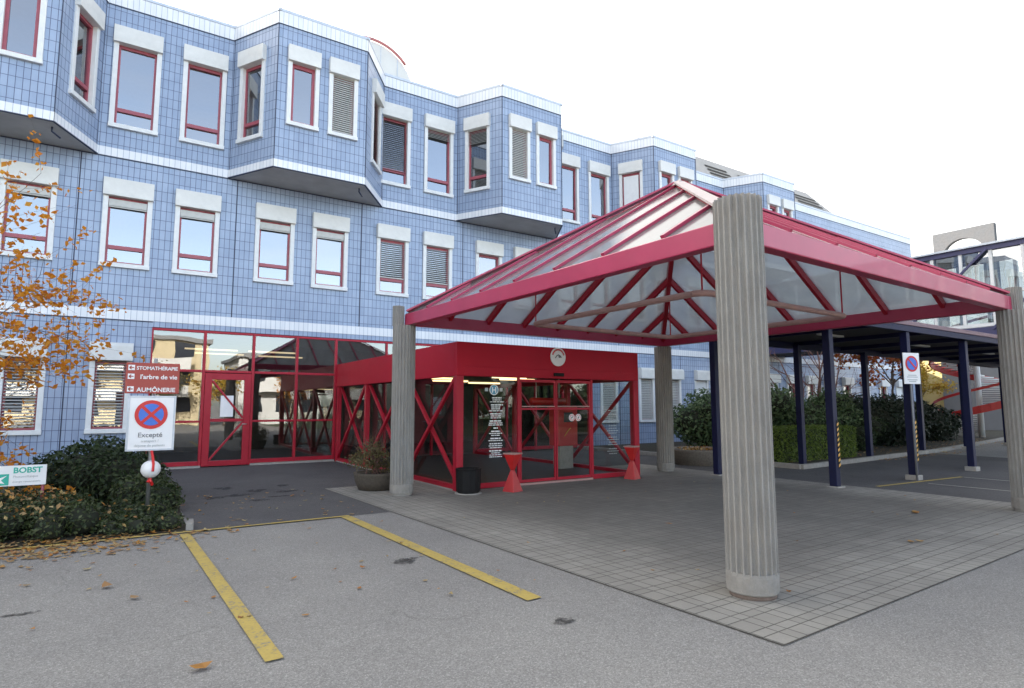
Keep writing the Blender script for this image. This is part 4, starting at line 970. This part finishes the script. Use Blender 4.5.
# left tree
def branches(mb, p, d, length, r, depth, r_, tips, bend=.25):
    n = 5; pts = [Vector(p)]; d = Vector(d).normalized(); rs = [r]
    for i in range(n):
        d = (d + Vector((r_.gauss(0, bend), r_.gauss(0, bend), r_.gauss(0, bend)+.05))*.35).normalized()
        pts.append(pts[-1] + d*length/n); rs.append(r*(1-.55*(i+1)/n))
        if depth > 0 and i >= 1:
            for q in range(1 if r_.random() < .75 else 2):
                side = Vector((r_.gauss(0,1), r_.gauss(0,1), r_.gauss(0,.7))); side = (side - d*side.dot(d)).normalized()
                branches(mb, pts[-1], d*.8 + side*.75, length*r_.uniform(.42, .62), rs[-1]*.6, depth-1, r_, tips, bend)
    mb.tube(pts, rs, 6 if r > .02 else 4, cap=False)
    tips.append((pts, depth))
def tree(name, label, cat, base, trunk_h, trunk_r, limbs, depth, leaf, n_leaf, size, seed, near=.1, group=None, bark='bark', droop=0.0):
    r_ = random.Random(seed); root = tag(empty(name), label, cat, group); mb = MB(); tips = []
    tp = [Vector(base) + Vector((r_.gauss(0,.02)*i, r_.gauss(0,.02)*i, trunk_h*i/5)) for i in range(6)]
    mb.tube(tp, [trunk_r*(1-.1*i) for i in range(6)], 12); mb.build('trunk', M[bark], root)
    lb = MB()
    for (z, d, ln, rr) in limbs: branches(lb, Vector(base)+Vector((0,0,z)), d, ln, rr, depth, r_, tips)
    lb.build('branches', M[bark], root)
    if n_leaf:
        tw = [t_ for t_ in tips if t_[1] <= 1]; wts = [3.0 if t_[1] == 0 else 1.2 for t_ in tw]
        def samp(q):
            pts, _ = q.choices(tw, wts)[0]; i = q.randrange(1, len(pts)); f = q.random()
            p = pts[i-1].lerp(pts[i], f) + Vector((q.gauss(0,near), q.gauss(0,near), q.gauss(0,near)-.4*near))
            return p, Vector((0,0,.6))
        leaf_cloud('crown', M[leaf], samp, n_leaf, size, root, seed+1, aspect=.7)
    return root
tree('autumn_tree', 'sparse young tree with orange autumn leaves reaching in at the left edge', 'tree', (-4.05, 10.9, .3), 3.2, .08,
     [(.7, (.9,-.05,.35), 2.4, .02), (.9, (.9,.1,.45), 2.7, .02), (1.1, (.95,.0,.38), 2.5, .022), (1.3, (.9,.1,.5), 2.8, .022), (1.5, (.9,-.1,.4), 2.6, .02), (1.8, (.9,.1,.55), 2.7, .02), (2.2, (.7,.0,.85), 2.3, .02), (2.2, (-.6,.3,.7), 2.0, .02), (2.8, (-.1,.4,1), 2.0, .02), (1.7, (-.5,-.5,.6), 2.0, .02)],
     2, 'leaf_orange', 5000, .085, 31, near=.038)
# right: shrubs, clipped hedge, junipers, bare shrub
lum = rand_lumps(21, 15.3, 18.6, 12.6, 14.4, .7, 1.55, 16, .6, .85)
shrub('rhododendron', 'large rounded rhododendron in front of the blue wall behind the nearest column', 'shrub', lum, 13000, .13, M['leaf_rhodo'], 22)
lum = rand_lumps(24, 18.4, 21.8, 11.6, 13.2, .6, 1.75, 14, .55, .8)
shrub('rhododendron', 'tall rhododendron behind the clipped hedge between the navy walkway posts', 'shrub', lum, 11000, .13, M['leaf_rhodo'], 25)
HG = tag(empty('clipped_hedge'), 'square clipped light green hedge inside the kerb corner by the walkway', 'hedge')
def hedge_s(x0, x1, y0, y1, h):
    def f(r_):
        q = r_.random(); x, y, z = r_.uniform(x0, x1), r_.uniform(y0, y1), r_.uniform(.08, h); n = Vector((0,0,1))
        if q < .4: z = h + r_.gauss(0, .02); 
        elif q < .75: y = y0 + r_.gauss(0, .02); n = Vector((0,-1,.3))
        elif q < .9: x = x0 + r_.gauss(0, .02); n = Vector((-1,0,.3))
        else: x = x1 + r_.gauss(0, .02); n = Vector((1,0,.3))
        return (x, y, z), n
    return f
leaf_cloud('foliage', M['leaf_hedge'], hedge_s(14.95, 18.7, 9.75, 11.0, .98), 13000, .06, HG, 27)
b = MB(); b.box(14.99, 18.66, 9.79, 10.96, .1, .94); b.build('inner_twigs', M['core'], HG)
lum = rand_lumps(28, 19.4, 22.0, 10.6, 11.6, .35, .9, 12, .45, .6)
shrub('low_shrub', 'mid green low shrub right of the clipped hedge behind the striped walkway post', 'shrub', lum, 6500, .1, M['leaf_dark'], 29)
lum = rand_lumps(33, 23.4, 28.8, 11.2, 13.2, .6, 1.5, 20, .6, .95)
shrub('juniper', 'broad dark juniper mass behind the no parking sign', 'shrub', lum, 13000, .16, M['leaf_juniper'], 34)
lum = rand_lumps(35, 30.0, 33.0, 12.0, 13.6, .5, 1.2, 8, .5, .8)
shrub('juniper', 'small dark juniper below the red spiral stair', 'shrub', lum, 5000, .16, M['leaf_juniper'], 36)
tree('bare_shrub', 'bare reddish branched shrub behind the walkway posts, its leaves dropped', 'shrub', (22.6, 13.2, .05), .6, .08,
     [(.4, (-.5,-.2,1), 3.4, .05), (.4, (.3,.1,1), 3.6, .05), (.5, (-.9,.1,.8), 3.2, .045), (.5, (.8,-.2,.9), 3.2, .045), (.4, (-.2,.4,1), 3.3, .045)], 2, 'leaf_litter', 0, .1, 41, bark='twig_red')
# planters
PR = tag(empty('round_planter'), 'round washed concrete planter with bare soil under the rhododendron', 'planter')
b = MB(); b.lathe([(.78, 0), (.86, .36), (.9, .42), (.82, .42), (.76, .34)], (13.75, 11.5, .004), 32); b.build('bowl', M['planter'], PR)
leaf_cloud('ground_cover', M['leaf_litter'], lambda r_: ((13.75+r_.gauss(0,.3), 11.5+r_.gauss(0,.3), .40+r_.random()*.05), (0,0,1)), 220, .08, PR, 44)
b = MB(); b.lathe([(.001, .37), (.77, .37)], (13.75, 11.5, .004), 24, cap=False); b.build('soil', M['soil'], PR)
PLN = tag(empty('round_planter'), 'brown round planter with a thin sparse shrub behind the left column', 'planter')
b = MB(); b.lathe([(.34, 0), (.42, .16), (.44, .28), (.45, .33), (.38, .33), (.35, .28)], (4.3, 11.45, .004), 32); b.build('bowl', simple('shaded_brown_planter', (.085, .07, .055), .9, var=.35, scale=22, bmp=.5), PLN)  # shadow on the bowl put into a deeper brown
b = MB(); b.lathe([(.001, .29), (.37, .29)], (4.3, 11.45, .004), 24, cap=False); b.build('soil', M['soil'], PLN)
lum = rand_lumps(46, 3.85, 4.75, 11.15, 11.75, .42, .8, 14, .16, .26)
leaf_cloud('foliage', M['leaf_olive'], lumps_sampler(lum, .9), 2200, .05, PLN, 47)
tb = MB(); tips = []
for k in range(11): branches(tb, (4.25+rnd.uniform(-.2,.2), 11.45+rnd.uniform(-.15,.15), .28), (rnd.uniform(-.8,.8), rnd.uniform(-.5,.5), 1), .75, .01, 1, rnd, tips)
tb.build('stems', M['twig_red'], PLN)

# fallen leaves on the ground
V = []; F = []; r_ = random.Random(55)
def flat_leaf(x, y, s_, z=.012):
    a = r_.uniform(0, 6.28); ca, sa = math.cos(a), math.sin(a); b0 = len(V); w = s_*r_.uniform(.45, .75)
    curl = r_.uniform(.0, .35)*s_
    for (u, v, zz) in ((-.5,0,curl*.6), (-.1,.5,0), (.3,.32,curl*.3), (.5,0,curl), (.3,-.32,curl*.3), (-.1,-.5,curl*.2)):
        px, py = u*s_, v*w; V.append((x+px*ca-py*sa, y+px*sa+py*ca, z+zz))
    F.append(tuple(range(b0, b0+6)))
for i in range(520):
    x = r_.gauss(-1.0, .9); y = 8.97 - abs(r_.gauss(0, .45)); flat_leaf(min(x, 1.3), y, r_.uniform(.05, .11))
for i in range(70): flat_leaf(r_.uniform(-2, 3.4), r_.uniform(4.6, 8.7), r_.uniform(.035, .08))
for i in range(160): flat_leaf(r_.uniform(-2.2, .8), r_.uniform(8.98, 9.25), r_.uniform(.05, .1), .02)
for i in range(60): flat_leaf(r_.uniform(.9, 3.3), r_.uniform(8.9, 12.5), r_.uniform(.04, .09))
for i in range(40): flat_leaf(r_.uniform(4, 12), r_.uniform(3, 9), r_.uniform(.03, .07))
for i in range(160): flat_leaf(r_.uniform(19, 25), r_.uniform(9.0, 9.75), r_.uniform(.06, .12))
for i in range(500): flat_leaf(r_.uniform(14.9, 34), 9.4 + r_.uniform(.2, 2.4), r_.uniform(.06, .12), .1 )
for (x, y, s_) in ((.51, 4.28, .14), (10.12, 4.46, .16), (10.2, 4.5, .13), (10.05, 4.42, .12), (.2, 6.1, .12), (.0, 6.6, .14), (7.9, 3.55, .12), (8.0, 3.5, .1)): flat_leaf(x, y, s_, .02)
me = bpy.data.meshes.new('fallen_leaves'); me.from_pydata(V, [], F); me.materials.append(M['leaf_litter']); o = bpy.data.objects.new('fallen_leaves', me); COL.objects.link(o); tag(o, 'orange and brown fallen leaves scattered on the asphalt', 'leaves', kind='stuff')

# ================================================================== FOOTBRIDGE AND FAR THINGS ON THE RIGHT
FB = tag(empty('footbridge'), 'glazed slate blue footbridge crossing high above the walkway', 'footbridge')
bx0, bx1, by0, by1, bz0, bz1 = 26.0, 28.3, -14.0, D-.05, 4.42, 7.36
for x in (bx0, bx1):
    b = MB(); b.box(x-.09, x+.09, by0, by1, bz1-.17, bz1); b.build('top_chord', M['bridge_blue'], FB)
    b = MB(); b.box(x-.09, x+.09, by0, by1, bz0-.35, bz0); b.build('bottom_chord', M['bridge_blue'], FB)
    b = MB(); b.box(x-.06, x+.06, by0, by1, bz0+.02, bz0+.14); b.box(x-.05, x+.05, by0, by1, bz0+1.15, bz0+1.24)
    for k in range(34): y = by1 - .3 - .93*k; b.box(x-.05, x+.05, y-.05, y+.05, bz0+.14, bz1-.172)
    b.build('window_frame', M['window_white'], FB)
    p = MB(); p.face([(x, by0, bz0+.1), (x, by1, bz0+.1), (x, by1, bz1-.2), (x, by0, bz1-.2)]); p.build('glazing', M['glass'], FB)
for k in range(9):
    y = 14.6 - 3.06*k
    b = MB(); b.bar((bx0-.13, y, bz0-.1), (bx0-.13, y-3.06, bz1-.12), .07, .075); b.build('diagonal', M['bridge_blue'], FB)
b = MB(); b.box(bx0+.1, bx1-.1, by0, by1, bz0-.3, bz0-.1); b.build('deck', M['dark_ceiling'], FB)
b = MB(); b.box(bx0-.2, bx1+.2, by0, by1, bz1+.01, bz1+.08); b.build('roof', M['coping'], FB)
b = MB(); b.box(bx0-.16, bx0-.1, 7.2, 7.36, bz0, bz1-.2); b.build('red_post', M['red'], FB)
for y in (-6, 5.0):
    b = MB(); b.box(26.9, 27.4, y-.25, y+.25, 0, bz0-.36); b.build('pier', M['concrete_smooth'], FB)

AT = tag(empty('arch_tower'), 'grey concrete slab with a round arch opening rising beyond the footbridge', 'tower')
ax = 60.0; ya, yb, zt2 = 19.0, 23.5, 16.75; yc, zc2, ra = 21.3, 14.4, 1.55
b = MB(); n = 16; arcp = [(yc + ra*math.cos(math.pi*k/n), zc2 + ra*math.sin(math.pi*k/n)) for k in range(n+1)]
for x in (ax, ax+.5):
    b.face([(x, ya, 0), (x, yc-ra, 0), (x, yc-ra, zc2), (x, ya, zc2)]); b.face([(x, yc+ra, 0), (x, yb, 0), (x, yb, zc2), (x, yc+ra, zc2)])
    for k in range(n):
        (p0, q0), (p1, q1) = arcp[k], arcp[k+1]; f0, f1 = yb + (ya-yb)*k/n, yb + (ya-yb)*(k+1)/n
        b.face([(x, p0, q0), (x, p1, q1), (x, f1, zt2), (x, f0, zt2)])
    b.face([(x, yb, zc2), (x, yb, zt2), (x, yc+ra, zc2)]); b.face([(x, ya, zc2), (x, yc-ra, zc2), (x, ya, zt2)])
for k in range(n): (p0, q0), (p1, q1) = arcp[k], arcp[k+1]; b.face([(ax,p0,q0),(ax,p1,q1),(ax+.5,p1,q1),(ax+.5,p0,q0)])
for (p0, q0, p1, q1) in ((ya,0,ya,zt2),(ya,zt2,yb,zt2),(yb,zt2,yb,0),(yc-ra,0,yc-ra,zc2),(yc+ra,zc2,yc+ra,0)): b.face([(ax,p0,q0),(ax,p1,q1),(ax+.5,p1,q1),(ax+.5,p0,q0)])
b.build('slab', M['tower'], AT)

def far_building(name, label, x0, x1, y0, y1, h, wm, side, rows, cols, rm='roof_grey', win='dark_win', roof_h=.4, balcony=False, z_first=1.1):
    t = tag(empty(name), label, 'building')
    b = MB(); b.box(x0, x1, y0, y1, 0, h); b.build('wall', M[wm], t)
    b = MB(); b.box(x0-.3, x1+.3, y0-.3, y1+.3, h+.002, h+roof_h); b.build('roof', M[rm], t)
    fl = h/rows
    for r in range(rows):
        for c in range(cols):
            z = r*fl + z_first
            for s_ in side:
                if s_ == 'W': L_ = (y1-y0)/cols; u = y0 + L_*(c+.5); q = (x0-.03, x0+.05, u-L_*.25, u+L_*.25)
                elif s_ == 'N': L_ = (x1-x0)/cols; u = x0 + L_*(c+.5); q = (u-L_*.25, u+L_*.25, y1-.05, y1+.03)
                else: L_ = (x1-x0)/cols; u = x0 + L_*(c+.5); q = (u-L_*.25, u+L_*.25, y0-.03, y0+.05)
                b = MB(); b.box(*q, z, z+fl*.5); b.build('window', M[win], t)
        if balcony and r:
            b = MB(); b.box(x0+1, x1-1, y1+.03, y1+1.3, r*fl-.1, r*fl+.08); b.box(x0+1, x1-1, y1+1.22, y1+1.3, r*fl+.08, r*fl+1.0); b.build('balcony', M['cream'], t)
    return t
far_building('annex_building', 'ochre wall sunlit beyond the end of the walkway', 48.0, 58, 18.75, 21.6, 5.2, 'sunny_yellow', '', 1, 2, z_first=1.3)
far_building('annex_building', 'dark grey wall right of the sunlit ochre wall', 47.6, 60, 14.0, 18.7, 5.6, 'grey_wall', '', 1, 1)
far_building('annex_building', 'pale pink low building with small dark windows behind the bare shrub', 43.2, 54, 21.7, 32, 4.4, 'pale_wall', 'SW', 1, 5, z_first=.9)
# autumn trees beyond
tree('autumn_tree', 'yellow autumn tree in front of the sunlit ochre wall', 'tree', (45.5, 19.9, 0), 1.6, .12, [(1.2, (.3,.2,1), 2.2, .05), (1.3, (-.3,-.3,1), 2.2, .05), (1.5, (.1,.5,1), 2.2, .05), (1.0, (0,-.6,.9), 2.0, .05)], 2, 'leaf_yellow', 3200, .17, 61, near=.16)
tree('autumn_tree', 'red and orange tree against the blue wall under the walkway roof', 'tree', (33.4, 15.4, 0), 3.0, .09, [(2.6, (.8,.1,.6), 2.2, .04), (2.7, (-.8,.1,.55), 2.4, .04), (2.8, (.1,.7,.9), 2.2, .04), (2.7, (.4,-.5,.7), 2.2, .04), (2.9, (-.4,-.4,1), 2.0, .04)], 2, 'leaf_red', 3000, .18, 63, near=.18)
# spiral stair
SS = tag(empty('spiral_stair'), 'red spiral stair with white treads by the grey wall beyond the walkway', 'stair')
scx, scy, sr = 35.3, 12.35, 1.9
outer = []; rail_ = []
for k in range(49):
    a = R(60) + R(560)*k/48; z = .2 + 5.0*k/48; outer.append((scx+sr*math.cos(a), scy+sr*math.sin(a), z)); rail_.append((scx+sr*math.cos(a), scy+sr*math.sin(a), z+.95))
b = MB()
for k in range(48):
    p0, p1, q0, q1 = outer[k], outer[k+1], rail_[k], rail_[k+1]
    b.bar(p0, p1, .06, .34)
b.build('stringer', M['red_bright'], SS)
b = MB()
for k in range(48): b.bar(rail_[k], rail_[k+1], .05, .12)
b.build('handrail', M['red_bright'], SS)
for k in range(0, 48):
    a = R(60) + R(560)*k/48; z = .3 + 5.0*k/48; b = MB()
    b.mesh_faces([(scx+.15*math.cos(a), scy+.15*math.sin(a), z), (scx+(sr-.05)*math.cos(a-.09), scy+(sr-.05)*math.sin(a-.09), z), (scx+(sr-.05)*math.cos(a+.09), scy+(sr-.05)*math.sin(a+.09), z), (scx+.15*math.cos(a), scy+.15*math.sin(a), z+.05), (scx+(sr-.05)*math.cos(a-.09), scy+(sr-.05)*math.sin(a-.09), z+.05), (scx+(sr-.05)*math.cos(a+.09), scy+(sr-.05)*math.sin(a+.09), z+.05)], [(0,2,1),(3,4,5),(0,1,4,3),(1,2,5,4),(2,0,3,5)])
    b.build('tread', M['cream'], SS)
b = MB(); b.tube([(scx, scy, 0), (scx, scy, 5.4)], .13, 12); b.build('newel', M['cream'], SS)

# ================================================================== OPPOSITE SIDE OF THE FORECOURT (mirrored in the glass; evergreens and grass added)
far_building('apartment_block', 'beige apartment block with balconies mirrored in the entrance glazing', -12, 6.5, -34, -25, 7.4, 'beige', 'N', 3, 6, balcony=True)
far_building('apartment_block', 'cream apartment block behind the car park mirrored in the upper glass', 9.5, 17, -38, -27, 6.2, 'cream', 'N', 2, 3, balcony=True)
for i, (x, y) in enumerate(((20.5, -23), (25, -25), (30, -22.5), (35, -25), (40, -23), (45, -25), (50, -23), (55, -25), (60, -24))):  # evergreens added behind the camera to darken the vestibule reflections
    lum = rand_lumps(90+i, x-2, x+2, y-1.2, y+1.2, 1.0, 5.0, 10, 1.2, 1.9)
    shrub('evergreen', 'tall dark evergreen added out of view to darken the vestibule door reflections, ' + ('beside the cream block', 'second along the lawn', 'third along the lawn', 'fourth along the lawn', 'fifth along the lawn', 'sixth along the lawn', 'seventh along the lawn', 'eighth along the lawn', 'last along the lawn')[i], 'tree', lum, 3500, .35, M['leaf_dark'], 95+i, 'unseen evergreens along the lawn')
b = MB(); b.face([(11, -60, .01), (90, -60, .01), (90, -8.5, .01), (11, -8.5, .01)]); tag(b.build('added_lawn', simple('dull_grass', (.05, .065, .025), .95, var=.3, scale=3)), kind='structure')  # dark grass added out of view to dull the ground mirrored in the vestibule
for i, (x, y, lf) in enumerate(((7.6, -21, 'leaf_yellow'), (12.5, -20, 'leaf_orange'), (3.2, -22, 'leaf_olive'))):
    tree('autumn_tree', ('yellow autumn tree mirrored in the glazing between two blocks', 'orange autumn tree mirrored in the glazing right of the door', 'olive leaved tree mirrored in front of the beige block')[i], 'tree', (x, y, 0), 1.8, .14, [(1.4, (.4,.2,1), 2.4, .06), (1.5, (-.4,-.2,1), 2.4, .06), (1.6, (.0,.5,1), 2.4, .06), (1.3, (.1,-.6,.9), 2.2, .06)], 2, lf, 1500, .22, 71+i, near=.2)

# ================================================================== LIGHT, SKY, CAMERA
SUN_EL, SUN_AZ = R(25), R(-20)                                         # low autumn sun behind the hospital; the forecourt lies in its shade
w = bpy.data.worlds.new('World'); sc.world = w; w.use_nodes = True; nt = w.node_tree; bg = nt.nodes['Background']
sky = N(nt, 'ShaderNodeTexSky', sky_type='NISHITA', sun_disc=False, sun_elevation=SUN_EL, sun_rotation=SUN_AZ, air_density=1.0, dust_density=2.5, ozone_density=1.0, altitude=400)
tc = nt.nodes.new('ShaderNodeTexCoord')
cl = noise(nt, 1.6, 6, .6, vec=mapping(nt, tc.outputs['Generated'], (1, 1, 2.5)))
bw = N(nt, 'ShaderNodeRGBToBW'); L(nt, sky.outputs[0], bw.inputs[0])
gr = N(nt, 'ShaderNodeCombineColor'); 
for i in range(3): L(nt, bw.outputs[0], gr.inputs[i])
veil = mixc(nt, 1.0, gr.outputs[0], (1.28, 1.23, 1.15), 'MULTIPLY')
sep = N(nt, 'ShaderNodeSeparateXYZ'); L(nt, tc.outputs['Generated'], sep.inputs[0])
# thin cloud lies thick towards the sun and opens to blue on the far side
ma = N(nt, 'ShaderNodeMath', operation='MULTIPLY_ADD'); L(nt, sep.outputs[1], ma.inputs[0]); ma.inputs[1].default_value = .55; L(nt, cl, ma.inputs[2])
L(nt, mixc(nt, ramp(nt, ma.outputs[0], [(.0, (.25,.25,.25)), (.62, (.95,.95,.95))]), sky.outputs[0], veil), bg.inputs[0]); bg.inputs[1].default_value = .13
sl = bpy.data.lights.new('sun', 'SUN'); so = bpy.data.objects.new('sun', sl); COL.objects.link(so)
sl.energy = 3.2; sl.angle = R(.53); sl.color = (1, .93, .82)
sd = Vector((math.sin(SUN_AZ)*math.cos(SUN_EL), math.cos(SUN_AZ)*math.cos(SUN_EL), math.sin(SUN_EL)))
so.rotation_euler = sd.to_track_quat('Z', 'Y').to_euler()

cam = bpy.data.cameras.new('camera'); co = bpy.data.objects.new('camera', cam); COL.objects.link(co); sc.camera = co
cam.sensor_width = 36; cam.lens = 602.02/1024*36; cam.clip_end = 2000; cam.clip_start = .05
yw, pt, ro = R(33.0267), R(5.9245), R(-.0579)
fwd = Vector((math.sin(yw)*math.cos(pt), math.cos(yw)*math.cos(pt), math.sin(pt))); rt = Vector((math.cos(yw), -math.sin(yw), 0)); up = rt.cross(fwd)
r2 = rt*math.cos(ro) + up*math.sin(ro); u2 = -rt*math.sin(ro) + up*math.cos(ro)
co.matrix_world = Matrix(((r2.x, u2.x, -fwd.x, 0), (r2.y, u2.y, -fwd.y, 0), (r2.z, u2.z, -fwd.z, 1.6), (0,0,0,1)))
sc.view_settings.view_transform = 'Standard'; sc.view_settings.look = 'None'; sc.view_settings.gamma = 1; sc.view_settings.exposure = 2.45
sc.render.engine = 'CYCLES'
sc.cycles.max_bounces = 8; sc.cycles.transparent_max_bounces = 12; sc.cycles.diffuse_bounces = 4; sc.cycles.glossy_bounces = 4; sc.cycles.use_denoising = True
sc.cycles.sample_clamp_indirect = 6.0
